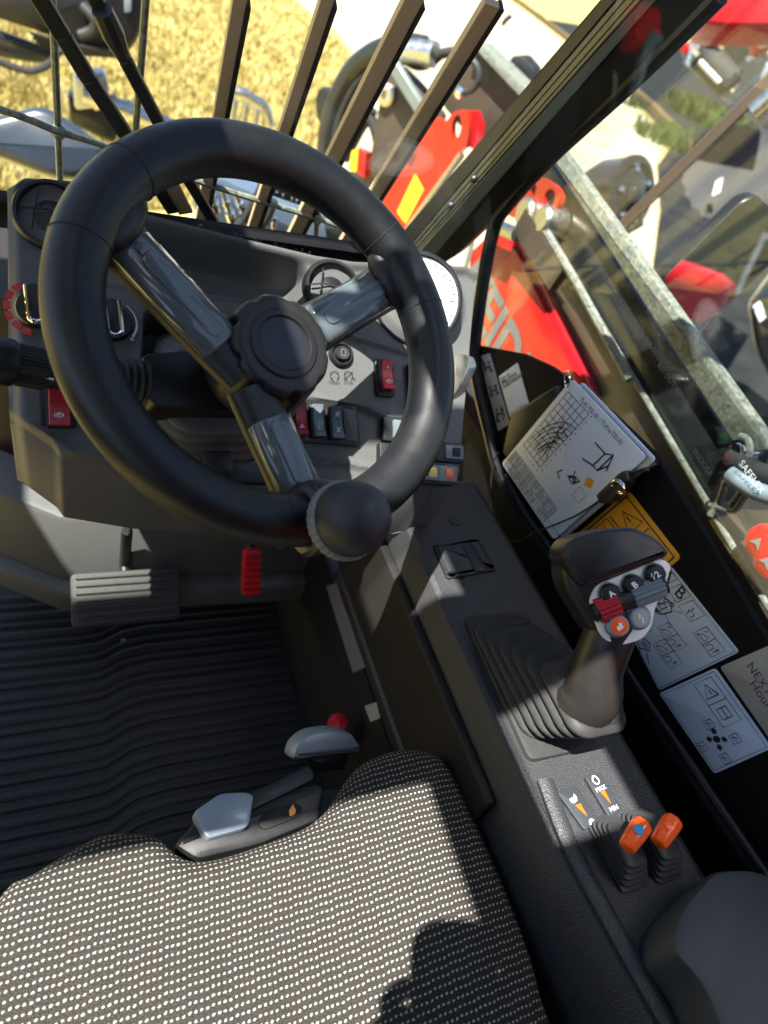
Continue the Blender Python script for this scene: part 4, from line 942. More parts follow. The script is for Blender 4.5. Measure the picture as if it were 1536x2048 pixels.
# ------------------------------------------------------------------ pedals
def pedal(px0, px1, name, label, m, z, tilt):
    a = atZ(*px0, z); b = atZ(*px1, z - .035); w_ = abs(b.x - a.x); c = (a + b) / 2
    f_ = Fr(c, (1, 0, 0), (0, math.cos(tilt), math.sin(tilt))); h_ = (V((0, b.y - a.y, b.z - a.z))).length
    t = thing(name, label, 'pedal', (c.x, c.y, 0))
    g = G(); g.rbox(f_, 0, 0, w_, h_, -.012, 0, .008, .003); p_ = g.build('pad', m, t)
    for k in range(7):
        g = G(); g.rbox(f_, 0, -h_ * .42 + h_ * .14 * k, w_ * .92, h_ * .05, 0, .004, .002, .001); g.build('tread', m, p_)
    G().tube([f_.w(0, 0, -.01), f_.w(0, .05, -.02), f_.w(0, .10, .06)], .008, 10).build('arm', 'black_plastic', t)
mat('pedal_rubber', (.045, .044, .041), .6, bump=.4, bscale=200, bdist=.001, var=.2, vscale=20)
pedal((140, 1150), (362, 1238), 'brake_pedal', 'wide ribbed rubber pedal in the sunlit footwell', 'pedal_rubber', .20, .75)
pedal((482, 1100), (528, 1196), 'red_pedal', 'narrow red pedal under the dashboard', 'red_plastic', .27, 1.1)
# printed strip on the footwell wall
FW = Fr((.3585, .6, .13), (0, -1, 0), (.06, 0, 1)); 
g = G(); pb = FW.poly([(652, 1172), (694, 1160), (742, 1330), (706, 1345)], .001); g.prism(FW, pb, 0, .0012); lb = g.build('footwell_label', 'wall_label' if 'wall_label' in MAT else mat('wall_label', (.16, .15, .15), .5), label='long grey warning label with red corner on the footwell wall', cat='label')
g = G(); g.flat(FW, FW.poly([(675, 1178), (692, 1172), (702, 1205), (686, 1212)], .002), .0016); g.build('warning_print', 'red_dark', lb, smooth=0)
g = G(); g.flat(FW, FW.poly([(728, 1412), (752, 1404), (760, 1436), (740, 1444)], .002), .0014); g.build('small_label', 'label_worn', smooth=0, label='small pale square label on the footwell wall', cat='label')
# ------------------------------------------------------------------ stickers on the lower window border
def quadmap(fr, q, h):
    """s,t in 0..1 over a quad of points -> plane coordinates (s along the top edge, t down)"""
    Q = [V(fr.uv(x, y, h)) for x, y in q]
    def f(s_, t_):
        p = Q[0].lerp(Q[1], s_).lerp(Q[3].lerp(Q[2], s_), t_); return (p.x, p.y)
    f.ang = math.atan2((Q[1] - Q[0]).y, (Q[1] - Q[0]).x); f.w = (Q[1] - Q[0]).length; f.h = (Q[3] - Q[0]).length; return f
def sticker(q, m, name, label, r=.004, h0=-.0026, h1=-.0008):
    pts = rpoly(WIN.poly(q, h1), r); g = G(); g.prism(WIN, pts, h0, h1, .0003)
    o = g.build(name, m, label=label, cat='sticker'); return o, quadmap(WIN, q, h1), h1 + .0004
def strokes(fr, f, lst, w, h, m, parent, name='printing', closed=False):
    g = G()
    for st_ in lst: g.ribbon(fr, [f(x, y) for x, y in st_], w, h)
    return g.build(name, m, parent, smooth=0, recalc=False)
def rect_(x0, y0, x1, y1): return [(x0, y0), (x1, y0), (x1, y1), (x0, y1), (x0, y0)]
# silver strip with three steering-mode symbols
o, f, h = sticker([(958, 713), (979, 706), (1019, 848), (996, 862)], 'label_silver', 'steering_mode_strip', 'narrow silver strip with three steering mode symbols', .003)
for t_, k in ((.18, -.10), (.5, .0), (.82, .14)):
    L_ = [[(.25, t_ - .06 + k * .3), (.25, t_ + .05 + k * .1)], [(.75, t_ - .05 - k * .3), (.75, t_ + .06 - k * .1)], [(.25, t_ - .005), (.75, t_ + .005)], [(.12, t_ - .06 + k), (.38, t_ - .06 - k * .2)], [(.12, t_ + .05), (.38, t_ + .05 + k * .3)], [(.62, t_ - .05), (.88, t_ - .05 + k * .2)], [(.62, t_ + .06 + k * .2), (.88, t_ + .06 - k * .2)]]
    strokes(WIN, f, L_, .0030, h, 'mark_black', o, 'symbol')
o, f, h = sticker([(997, 753), (1034.5, 725), (1058, 811), (1020, 836.5)], 'label_white', 'information_sticker', 'white sticker headed Machine Information beside the silver strip', .003)
for t_, s_ in ((.10, 'How to'), (.19, 'Machine'), (.29, 'Information')):
    c = f(.08, t_); text(WIN, s_, c[0], c[1], .0115 if t_ > .15 else .007, 'mark_black', o, ang=f.ang, h=h, align='LEFT', bold=.0001)
c = f(.5, .93); text(WIN, 'WNMT0101FT8501406', c[0], c[1], .0042, 'mark_black', o, ang=f.ang, h=h)
# orange warning sticker
o, f, h = sticker([(1124, 1094), (1256, 980), (1362, 1115), (1231, 1229)], 'label_orange', 'warning_sticker', 'orange warning sticker with black triangles behind the joystick head', .006)
strokes(WIN, f, [rect_(.05, .05, .95, .95)], .0028, h, 'mark_black', o, 'border')
strokes(WIN, f, [rect_(.36, .10, .64, .88), [(.10, .62), (.36, .62)], [(.36, .30), (.10, .30)], [(.68, .10), (.68, .9)], [(.68, .52), (.93, .52)]], .0016, h, 'mark_black', o)
strokes(WIN, f, [[(.72, .42), (.82, .16), (.92, .42), (.72, .42)], [(.82, .24), (.82, .33)], [(.82, .36), (.82, .375)], [(.42, .78), (.42, .34), (.58, .56)], [(.42, .5), (.58, .34)]], .0020, h, 'mark_black', o, 'symbol')
strokes(WIN, f, [rect_(.74, .58, .86, .74), rect_(.77, .61, .89, .77), [(.12, .7), (.18, .8), (.3, .78), (.32, .68), (.2, .66), (.12, .7)]], .0012, h, 'mark_black', o, 'symbol')
c = f(.56, .17); text(WIN, '1', c[0], c[1], .013, 'mark_black', o, ang=f.ang, h=h)
# control diagram
o, f, h = sticker([(1256, 1258), (1341, 1132), (1478, 1304), (1318, 1381)], 'label_grey', 'control_label', 'pale grey control diagram label with letters A and B right of the joystick', .004)
strokes(WIN, f, [rect_(.025, .02, .975, .98)], .0007, h, 'mark_black', o, 'border')
f = quadmap(WIN, [(1341, 1132), (1478, 1304), (1318, 1381), (1190, 1200)], -.0008)
for t_, x in (('A', .07), ('B', .27)):
    c = f(x + .02, .10); text(WIN, t_, c[0], c[1], .021, 'mark_black', o, ang=f.ang, h=h, bold=.0002)
strokes(WIN, f, [rect_(.02, .03, .155, .19), rect_(.21, .03, .36, .19), rect_(.40, .04, .58, .20)], .0008, h, 'mark_black', o, 'frame')
strokes(WIN, f, [[(.47, .08), (.50, .13), (.47, .13), (.50, .18)]], .0013, h, 'mark_black', o, 'symbol'); c = f(.54, .15); text(WIN, '2', c[0], c[1], .009, 'mark_black', o, ang=f.ang, h=h)
body = [(.20, .30), (.34, .24), (.42, .30), (.40, .42), (.28, .50), (.20, .44), (.20, .30)]
strokes(WIN, f, [body, [(.22, .42), (.30, .46), (.38, .40)], rect_(.25, .34, .29, .41), rect_(.31, .31, .36, .38)], .0016, h, 'mark_black', o, 'drawing')
strokes(WIN, f, [circ(.24, .30, .02, 10, ry=.022) + [(.26, .30)], circ(.30, .275, .02, 10, ry=.022) + [(.32, .275)], circ(.36, .255, .02, 10, ry=.022) + [(.38, .255)], circ(.26, .45, .018, 8) + [(.278, .45)], circ(.34, .43, .018, 8) + [(.358, .43)]], .0012, h, 'mark_black', o, 'drawing')
strokes(WIN, f, [[(.12, .19), (.22, .26)], [(.33, .19), (.36, .24)], [(.47, .22), (.42, .28)], [(.41, .38), (.56, .42)], [(.30, .50), (.30, .60)], [(.36, .50), (.42, .60)]], .0007, h, 'mark_black', o, 'leader_line')
def pict(x0, y0, n):
    L = [rect_(x0, y0, x0 + .26, y0 + .155), [(x0 + .13, y0), (x0 + .13, y0 + .155)]]
    L += [[(x0 + .02, y0 + .13), (x0 + .05, y0 + .08), (x0 + .10, y0 + .05), (x0 + .11, y0 + .11), (x0 + .02, y0 + .13)], [(x0 + .03, y0 + .05), (x0 + .05, y0 + .025), (x0 + .03, y0 + .02)]]
    L += [[(x0 + .15, y0 + .14), (x0 + .15, y0 + .09), (x0 + .175, y0 + .07), (x0 + .20, y0 + .09), (x0 + .20, y0 + .14)], [(x0 + .23, y0 + .12), (x0 + .23, y0 + .05)], [(x0 + .215, y0 + .075), (x0 + .23, y0 + .045), (x0 + .245, y0 + .075)]]
    strokes(WIN, f, L, .0008, h, 'mark_black', o, 'pictogram')
pict(.68, .10, 0); pict(.50, .40, 1); pict(.62, .56, 2)
strokes(WIN, f, [rect_(.40, .62, .50, .74), [(.42, .64), (.48, .64)], [(.42, .72), (.48, .72)], [(.45, .64), (.45, .72)]], .0008, h, 'mark_black', o, 'pictogram')
strokes(WIN, f, [[(.52, .78), (.60, .74), (.66, .80), (.60, .88), (.53, .85), (.52, .78)], [(.55, .80), (.62, .78)], [(.56, .83), (.63, .81)], [(.66, .84), (.76, .90)], [(.60, .88), (.68, .96)]], .0016, h, 'mark_black', o, 'drawing')
# second label: joystick directions
q2 = [(1318, 1387), (1430, 1336), (1543, 1497), (1428, 1548)]
o, f, h = sticker(q2, 'label_grey', 'direction_label', 'pale grey label with black four-way arrows and warning triangle', .004)
f = quadmap(WIN, [(1430, 1336), (1543, 1497), (1428, 1548), (1318, 1387)], -.0008)
strokes(WIN, f, [rect_(.03, .04, .97, .96)], .0007, h, 'mark_black', o, 'border')
strokes(WIN, f, [rect_(.07, .12, .62, .42), [(.35, .12), (.35, .42)]], .0008, h, 'mark_black', o, 'frame')
strokes(WIN, f, [[(.28, .18), (.12, .27), (.28, .38), (.28, .18)], [(.25, .27), (.19, .27)]], .0014, h, 'mark_black', o, 'symbol')
strokes(WIN, f, [rect_(.42, .20, .55, .35), [(.42, .275), (.55, .275)]], .0012, h, 'mark_black', o, 'symbol')
cx_, cy_ = .70, .62
g = G()
for k in range(4):
    th = rad(90 * k + 20); g.flat(WIN, [f(cx_ + x * math.cos(th) - y * math.sin(th) * .8, cy_ + x * math.sin(th) * 1.2 + y * math.cos(th)) for x, y in ((.06, -.03), (.09, -.03), (.09, -.055), (.13, 0), (.09, .055), (.09, .03), (.06, .03))], h)
g.flat(WIN, [f(cx_ + .04 * math.cos(rad(a)), cy_ + .055 * math.sin(rad(a))) for a in range(0, 360, 24)], h); g.build('arrows', 'mark_black', o, smooth=0, recalc=False)
for x0, y0 in ((.48, .52), (.72, .30), (.86, .62), (.66, .84)):
    L = [rect_(x0, y0, x0 + .10, y0 + .13), [(x0 + .02, y0 + .10), (x0 + .05, y0 + .03), (x0 + .08, y0 + .07), (x0 + .02, y0 + .10)]]
    strokes(WIN, f, L, .0008, h, 'mark_black', o, 'pictogram')
o, f, h = sticker([(1439, 1334), (1545, 1288), (1655, 1440), (1546, 1488)], 'label_worn', 'service_label', 'worn beige service label reading NEXT Hours at the right edge', .004)
f = quadmap(WIN, [(1545, 1288), (1655, 1440), (1546, 1488), (1439, 1334)], -.0008)
mat('mark_brown', (.12, .06, .05), .6)
c = f(.10, .52); text(WIN, 'NEXT SERVICE', c[0], c[1], .013, 'mark_brown', o, ang=f.ang, h=h, align='LEFT'); c = f(.30, .66); text(WIN, 'Hours.........', c[0], c[1], .013, 'mark_brown', o, ang=f.ang, h=h, align='LEFT')
# ------------------------------------------------------------------ load chart cards on a ring
cards = thing('load_chart_cards', 'stack of white laminated load chart cards hanging over the window border', 'cards', WIN.at(1130, 770, .02))
q0 = [(1144, 757), (1293, 914), (1107, 1080), (1003.5, 927)]
offs = [(.0, (0, 0), 'label_white'), (-.0035, (12, 6), 'clear_plastic'), (-.006, (20, 4), 'label_white'), (-.0085, (27, 10), 'clear_plastic')]
for k, (dh, (dx, dy), m) in enumerate(offs):
    q = [(x + dx + (random.uniform(-4, 4) if k else 0), y + dy + (random.uniform(-4, 4) if k else 0)) for x, y in q0]
    if k == 2: q[2] = (1125, 1078)
    hh = .020 + dh
    g = G(); g.prism(WIN, rpoly(WIN.poly(q, hh), .007), hh - .0012, hh, .0003); c_ = g.build('card', m, cards)
    if k == 0: top_card = c_
f = quadmap(WIN, q0, .020); h = .0206
gl = [[(.06 + .31 * i / 5, .09), (.06 + .31 * i / 5, .70)] for i in range(6)] + [[(.06, .09 + .61 * j / 10), (.37, .09 + .61 * j / 10)] for j in range(11)]
strokes(WIN, f, gl, .0009, h, 'mark_black', top_card, 'chart_grid')
ac = []
for k in range(6):
    r = .10 + .035 * k
    ac.append([(.36 - 1.0 * r * math.cos(rad(a)), .62 - 1.7 * r * math.sin(rad(a)) * .8) for a in range(0, 100, 8)])
for k in range(4): ac.append([(.36 - .05 * k, .62), (.20 + .05 * k, .25 + .03 * k)])
strokes(WIN, f, ac, .0011, h, 'mark_black', top_card, 'chart_curves')
tbx = [[(.03, .80 + .18 * j / 6), (.80, .80 + .18 * j / 6)] for j in range(7)] + [[(x, .80), (x, .98)] for x in (.03, .13, .24, .35, .46, .57, .68, .80)]
strokes(WIN, f, tbx, .0008, h, 'mark_black', top_card, 'table_grid')
g = G(); random.seed(3)
for j in range(6):
    for i in range(14):
        x = .045 + i * .054; y = .815 + .18 * j / 6
        if random.random() < .85: g.ribbon(WIN, [f(x, y), f(x + .036, y)], .0013, h)
g.build('table_figures', 'mark_grey', top_card, smooth=0, recalc=False)
g = G()
for j in range(11): g.ribbon(WIN, [f(.395, .09 + .061 * j), f(.415, .09 + .061 * j)], .0012, h)
for i in range(6): g.ribbon(WIN, [f(.05 + .062 * i, .735), f(.065 + .062 * i, .745)], .0012, h)
g.build('axis_figures', 'mark_grey', top_card, smooth=0, recalc=False)
c = f(.13, .07); text(WIN, 'TL41-T01-01 / TL41e-T02-01', *f(.50, .060), .0092, 'mark_black', top_card, ang=f.ang, h=h, sx=.85)
text(WIN, 'Mat Nr: 1000197875A', *f(.90, .93), .0062, 'blue_mark', top_card, ang=f.ang + rad(0), h=h)
strokes(WIN, f, [[(.60, .20), (.74, .20), (.80, .16), (.84, .24), (.80, .33), (.74, .33), (.62, .36)], [(.74, .20), (.74, .33)], [(.80, .16), (.80, .33)], [(.84, .24), (.86, .28)]], .0022, h, 'mark_black', top_card, 'fork_drawing')
strokes(WIN, f, [[(.66, .55), (.70, .50), (.76, .49), (.72, .56), (.66, .55)], circ(.715, .525, .014, 10) + [(.729, .525)], [(.56, .55), (.54, .60), (.60, .62)], [(.66, .47), (.68, .51), (.64, .55)]], .0022, h, 'mark_black', top_card, 'eye_symbol')
g = G(); g.flat(WIN, [f(.78, .42), f(.85, .40), f(.88, .46), f(.81, .49)], h); g.build('load_symbol', 'label_orange', top_card, smooth=0, recalc=False)
strokes(WIN, f, [rect_(.80, .52, .90, .62), [(.76, .50), (.74, .56)]], .0007, h, 'mark_black', top_card, 'key_box')
# ring, clips and cord
fR = WIN.off(*WIN.uv(1132, 766, .024), .022)
G().tube([fR.w(.010 * math.cos(rad(a)) - .004, .010 * math.sin(rad(a)) + .004, .004 * math.sin(rad(a + 40))) for a in range(0, 360, 20)], .0011, 6, closed=True).build('ring', 'chrome', cards)
pch = rpoly(WIN.poly([(1004, 905), (1020, 830), (1076, 792), (1112, 770), (1112, 800), (1080, 850), (1020, 925)], .012), .004); g = G(); g.prism(WIN, pch, .002, .012, .003); g.build('black_pouch', 'black_plastic', cards)
clip = thing('clamp_clip', 'small black clip with chrome ring gripping the card corner', 'clip', WIN.at(1230, 975, .03))
pc = rpoly(WIN.poly([(1192, 990), (1240, 944), (1252, 940), (1258, 962), (1222, 1004), (1200, 1008)], .030), .004); g = G(); g.prism(WIN, pc, .018, .032, .003); g.build('jaw', 'black_plastic', clip)
pc = rpoly(WIN.poly([(1250, 946), (1286, 934), (1290, 942), (1256, 962)], .028), .002); g = G(); g.prism(WIN, pc, .020, .027, .002); g.build('lever_arm', 'black_plastic', clip)
fR = WIN.off(*WIN.uv(1236, 974, .034), .033)
for r in (.0095, .0072):
    G().tube([fR.w(r * 1.35 * math.cos(rad(a)) * .8 + r * .5 * math.sin(rad(a)), r * math.sin(rad(a)), .003 * math.sin(rad(a))) for a in range(0, 360, 15)], .0016, 8, closed=True).build('split_ring', 'chrome', clip)
cpts = [(1198, 1002), (1150, 1032), (1088, 1058), (1060, 1070), (1035, 1084), (1008, 1072), (990, 1030), (982, 980), (986, 930), (996, 905)]
G().tube(spline([WIN.at(x, y, .026 if i < 3 else .03) for i, (x, y) in enumerate(cpts)], 6), .0012, 6).build('tether_cord', 'deep_black', label='thin black tether cord looping from the cards below the window seal', cat='cord')
# ------------------------------------------------------------------ ground and road
GZ = -.75
from mathutils.geometry import tessellate_polygon
def holed(fr, outer, holes, n0, n1):
    """flat plate with real holes through it"""
    g = G(); loops = [[V((x, y, 0)) for x, y in outer]] + [[V((x, y, 0)) for x, y in hh] for hh in holes]
    tri_ = tessellate_polygon(loops); flat_ = [p for l in loops for p in l]; n = len(flat_)
    g.v = [fr.w(p.x, p.y, n1) for p in flat_] + [fr.w(p.x, p.y, n0) for p in flat_]
    for t in tri_: g.f.append(tuple(t)); g.f.append(tuple(n + i for i in reversed(t)))
    k = 0
    for l in loops:
        m = len(l)
        for i in range(m): g.f.append((k + i, k + (i + 1) % m, n + k + (i + 1) % m, n + k + i))
        k += m
    return g
GF = Fr((0, 0, GZ), (1, 0, 0), (0, 1, 0))
g = G(); g.add([(-300, -300, GZ), (300, -300, GZ), (300, 300, GZ), (-300, 300, GZ)], [(0, 1, 2, 3)]); gr = g.build('ground', 'dry_grass', smooth=0, kind='structure')
def gp(px, py): p = atZ(px, py, GZ); return (p.x, p.y)
cp = [gp(565, -20), gp(600, 10), gp(672, 60), gp(706, 110), gp(700, 180), gp(665, 260), gp(650, 320), (1.6, 5.0), (1.4, 3.2), (3.2, 2.6), gp(1300, 560), gp(1318, 420), gp(1312, 330), (9.4, 10.4), (11.4, 14.9), (14.0, 24.), (17, 40), (30, 90), (12, 90)]
g = G(); g.prism(GF, cp, -.02, .004); g.build('concrete_apron', 'concrete', smooth=0, kind='structure')
rp = [(1.4, 3.1), (3.2, 2.5), gp(1302, 560), gp(1320, 420), gp(1314, 332), (9.5, 10.3), (11.5, 14.8), (14.2, 24), (60, 60), (60, -60), (1.4, -60)]  # outline follows the shadow edge; the darker ground stands for the cast shadow
g = G(); g.prism(GF, rp, -.02, .0075); g.build('shadowed_asphalt_road', 'shadowed_asphalt', smooth=0, kind='structure')
# kerb stones, one by one
kb0 = V((9.75, 10.5, GZ)); kpath = [V((7.5, 6.8, GZ)), V((9.75, 10.4, GZ)), V((11.6, 14.9, GZ)), V((14.3, 24.2, GZ)), V((16, 31, GZ))]
kp = spline(kpath, 10); kt = bpy.data.objects.new('kerb', None); COL.objects.link(kt); kt['kind'] = 'structure'; ORG[kt.name] = V((0, 0, 0))
acc = 0
for a, b in zip(kp[:-1], kp[1:]):
    d = (b - a); n_ = max(1, int(d.length / .55))
    for i in range(n_):
        p0 = a + d * (i / n_) + d.normalized() * .012; p1 = a + d * ((i + 1) / n_) - d.normalized() * .012
        g = G(); g.bar(p0 + V((0, 0, .03)), p1 + V((0, 0, .03)), .17 + random.uniform(-.01, .01), .20 + random.uniform(-.02, .02), (0, 0, 1)); g.build('kerb_stone', 'kerb_stone', kt, smooth=0, bevel=.012)
# weeds along the kerb
def tuft(name, label, cx, cy, rad_, n, hmax, m, seed, group=None):
    random.seed(seed); g = G()
    for i in range(n):
        a = random.uniform(0, 6.28); r = rad_ * math.sqrt(random.random()); p = V((cx + r * math.cos(a), cy + r * math.sin(a), GZ + .002)); h = hmax * random.uniform(.35, 1); w = h * random.uniform(.08, .22)
        lean = V((random.uniform(-.6, .6), random.uniform(-.6, .6), 1)).normalized(); sd_ = lean.cross(V((math.cos(a), math.sin(a), .1))).normalized()
        g.add([p - sd_ * w * .3, p + sd_ * w * .3, p + lean * h * .55 + sd_ * w, p + lean * h, p + lean * h * .55 - sd_ * w], [(0, 1, 2, 3, 4)])
    o = g.build(name, m, smooth=0, recalc=False); props(o, label, 'weeds', group); return o
wd = [((1408, 128), .8, 380, .5, 'dark leafy weeds at the top beside the parked machine'), ((1372, 222), .55, 260, .4, 'broad patch of weeds growing in the shaded kerb strip'), ((1262, 212), .22, 60, .2, 'tiny bright weed sprouting from the kerb'), ((1330, 285), .5, 180, .35, 'pale dry weeds where the kerb falls into shade'), ((1425, 250), .8, 320, .45, 'weeds behind the window bar near the black tyre')]
for k, ((px, py), r_, n_, hm, lb) in enumerate(wd):
    c = gp(px, py); tuft('weed_clump', lb, c[0], c[1], r_ * 1.3, n_, hm, 'weeds', 20 + k, 'weeds along the kerb')
# dry grass blades on the lawn nearest the machine
random.seed(5); g = G()
for i in range(26000):
    px = random.uniform(-60, 760); py = random.uniform(-20, 420); p = atZ(px, py, GZ)
    if p.x > 1.9 + max(0, min(1.7, (p.y - 6) * .42)): continue
    h = random.uniform(.03, .10); w = .006 + .0016 * p.y * .5; a = random.uniform(0, 6.28); l = V((random.uniform(-.7, .7), random.uniform(-.7, .7), 1)).normalized(); s_ = V((math.cos(a), math.sin(a), 0))
    g.add([p - s_ * w, p + s_ * w, p + l * h], [(0, 1, 2)])
go = g.build('lawn_grass', 'dry_grass', smooth=0, recalc=False, kind='stuff')

# ------------------------------------------------------------------ guard in front of the windscreen
GS = Fr((.2, .96, .69), (1, 0, 0), (0, -.5, .866))
gd = thing('windscreen_guard', 'brown painted bars and galvanised wire grid guarding the windscreen outside', 'guard', (.2, 1.1, .4))
for (a, b, w_) in (((425, 300), (478, 0), .0135), ((548, 320), (652, 0), .0135), ((622, 400), (824, 0), .0195), ((716, 440), (984, 4), .0185)):
    A = GS.at(*a); B = GS.at(*b); d = B - A
    g = G(); g.bar(A - d * .7, B + d * (1.2 if b[0] < 900 else 0), w_, .010, GS.n); g.build('guard_bar', 'bar_paint', gd, bevel=.001)
    g = G(); g.bar(A - d * .7 + GS.u * (w_ * .5 + .0026), B + GS.u * (w_ * .5 + .0026), .004, .014, GS.n); g.build('bar_edge', 'deep_black', gd)
hw = [(-60, 196), (0, 219), (60, 240), (118, 264), (210, 292), (390, 360), (520, 402), (632, 436), (720, 470), (800, 505)]
G().tube(spline([GS.at(x, y, .004) for x, y in hw], 3), .0042, 8).build('guard_wire', 'galvanised', gd)
for pts in ([(104, -10), (110, 120), (116, 262), (120, 360), (124, 420)], [(292, -10), (282, 130), (272, 250), (262, 400)], [(640, 330), (634, 436), (630, 520), (628, 600)]):
    G().tube(spline([GS.at(x, y, -.004) for x, y in pts], 3), .0040, 8).build('guard_wire', 'galvanised', gd)
for (x, y) in ((117, 264), (269, 316), (634, 437)):
    p = GS.at(x, y, .0); g = G(); g.lathe(Fr(p, GS.u, GS.v, GS.n), 0, 0, [(.005, -.008), (.0085, -.003), (.0085, .003), (.004, .009)], 12); g.build('wire_knot', 'galvanised', gd)
# wipers
wpr = thing('wiper', 'black twin-arm windscreen wiper crossing the upper left of the windscreen', 'wiper', SCR.at(330, 300, -.03))
for pts, w_ in (([(70, -20), (125, 70), (178, 158), (250, 266), (345, 420)], .0145), ([(182, -20), (216, 46), (250, 118), (318, 246), (372, 352), (430, 448)], .012)):
    P = [SCR.at(x, y, -.03) for x, y in pts]
    for a, b in zip(P[:-1], P[1:]):
        g = G(); g.bar(a, b + (b - a) * .02, w_, .008, SCR.n); g.build('wiper_arm', 'black_plastic', wpr, bevel=.002)
p0 = SCR.at(204, 20, -.022); p1 = SCR.at(246, 112, -.022); G().tube([p0, p0.lerp(p1, .5), p1], [.0085, .0095, .006], 10).build('arm_joint', 'black_plastic', wpr)
a = SCR.at(330, 345, -.03); b = SCR.at(372, 425, -.03); g = G(); g.bar(a, b, .016, .004, SCR.n); g.build('blade_holder', 'bar_paint', wpr)

# ------------------------------------------------------------------ front of the machine seen through the windscreen
def FC(t, n=(0, -1, .12), px=(768, 300)):
    n = V(n).normalized(); u = V((1, 0, 0)) if abs(n.x) < .5 else V((0, -1, 0)); u = (u - n * u.dot(n)).normalized()
    return Fr(CAM + ray(*px) * t, u, n.cross(u), n)
f1 = FC(1.5, (-.1, -.9, .45), (100, 280))
fd = thing('front_mudguard', 'smooth blue-grey mudguard panel at the left below the windscreen', 'mudguard', f1.at(100, 300))
pb = rpoly(f1.poly([(-40, 236), (40, 216), (70, 208), (104, 216), (222, 296), (170, 360), (100, 352), (0, 312), (-40, 300)]), .03); g = G(); g.prism(f1, pb, -.12, 0, .02)
mat('mudguard_paint', (.022, .03, .046), .3, var=.3, vscale=10, coat=.3); g.build('panel', 'mudguard_paint', fd, smooth=60)
f2 = FC(2.3, (0, -1, .1), (150, 60))
wl = thing('front_lamp_housing', 'rounded black housing with hanging cable at the top left outside', 'lamp housing', f2.at(150, 60))
pb = rpoly(f2.poly([(-30, -40), (292, -40), (284, 70), (262, 106), (215, 114), (150, 98), (70, 62), (-30, 30)]), .04); g = G(); g.prism(f2, pb, -.22, 0, .03); g.build('housing', 'black_plastic', wl, smooth=60)
G().tube(spline([f2.at(165, 12, .01), f2.at(190, 40, .03), f2.at(185, 62, .02), f2.at(160, 72, .01)], 5), .018, 10).build('handle', 'rubber', wl)
g = G(); g.prism(f2, rpoly(f2.poly([(248, -30), (264, -30), (262, 24), (250, 26)], .01), .004), 0, .012, .002); g.build('reflector', 'silver_plastic', wl)
for k in range(4): G().tube([f2.at(60 + 6 * k, 66 + 9 * k, .02 - .01 * k), f2.at(150, 92 + 5 * k, .02 - .01 * k), f2.at(240, 104 + 3 * k, .02 - .01 * k)], .006, 6).build('housing_rib', 'black_plastic', wl)
g = G(); g.prism(f2, rpoly(f2.poly([(-40, 52), (50, 84), (112, 108), (120, 130), (60, 126), (-40, 108)], -.03), .015), -.10, -.03, .01); g.build('bracket_arm', 'dark_paint', wl, smooth=50)
G().tube(spline([f2.at(-30, 112, .03), f2.at(20, 132, .03), f2.at(62, 142, .03), f2.at(98, 128, .03), f2.at(118, 104, .03), f2.at(140, 96, .02)], 6), .012, 8).build('cable', 'rubber', wl)
f3 = FC(2.6, (0, -1, .1), (220, 200))
ac = thing('front_actuator', 'grey steel cylinder and block outside behind the wiper', 'cylinder', f3.at(220, 210))
g = G(); g.prism(f3, rpoly(f3.poly([(146, 168), (150, 148), (212, 146), (220, 178), (212, 214), (150, 222)]), .02), -.12, 0, .01); g.build('block', 'steel', ac)
g = G(); g.prism(f3, rpoly(f3.poly([(134, 190), (214, 216), (240, 262), (228, 290), (140, 248)], -.06), .02), -.2, -.06, .01); g.build('lower_block', 'dark_paint', ac)
G().tube([f3.at(165, 186, .02), f3.at(215, 206, .02), f3.at(360, 262, .02)], .032, 16).build('rod', 'steel', ac)
for k in range(3): G().tube([f3.at(190 + 30 * k, 196 + 12 * k, .02), f3.at(198 + 30 * k, 199 + 12 * k, .02)], .040, 16).build('collar', 'zinc', ac)
# hydraulic couplings right behind the dashboard edge
f4 = FC(1.28, (-.2, -1, .0), (520, 420))
hy = thing('hydraulic_couplings', 'cluster of silver hydraulic couplings and hoses seen through the wheel', 'hydraulics', f4.at(500, 430))
g = G(); g.prism(f4, rpoly(f4.poly([(372, 352), (430, 350), (660, 452), (720, 520), (560, 560), (400, 470)], -.10), .02), -.16, -.10, .01); mat('blue_steel', (.16, .22, .30), .3, metal=.6, var=.3, vscale=30); g.build('mounting_plate', 'blue_steel', hy)
for k, ((x0, y0), (x1, y1)) in enumerate([((444, 380), (464, 440)), ((470, 388), (494, 436)), ((416, 360), (432, 420))]):
    a, b = f4.at(x0, y0, .03), f4.at(x1, y1, .0); r = .0085
    G().tube([a, a.lerp(b, .3), a.lerp(b, .31), a.lerp(b, .45), a.lerp(b, .46), a.lerp(b, .7), a.lerp(b, .71), b], [r * .6, r * .6, r, r, r * .75, r * .75, r * 1.15, r * 1.15], 14).build('coupling', 'chrome', hy, smooth=30)
for pts in ([(528, 340), (524, 372), (508, 404), (486, 440), (470, 460)], [(548, 400), (536, 430), (520, 452), (498, 458), (484, 440)], [(600, 420), (592, 470), (584, 520)], [(380, 350), (396, 390), (420, 440)]):
    G().tube(spline([f4.at(x, y, .02) for x, y in pts], 5), .0085, 10).build('hose', 'rubber', hy)
G().tube(spline([f4.at(552, 436, .01), f4.at(546, 450, .01), f4.at(550, 466, .01), f4.at(566, 474, .01), f4.at(580, 478, .01)], 5), .0032, 8).build('hook', 'chrome', hy)
G().tube([f4.w(*(V(f4.uv(540, 452)) + V((.010 * math.cos(rad(a)), .010 * math.sin(rad(a))))), .0) for a in range(0, 360, 24)], .0032, 8, closed=True).build('eyelet', 'steel', hy)
pbv = [(540, 368), (556, 358), (622, 388), (626, 404), (600, 412), (542, 392)]
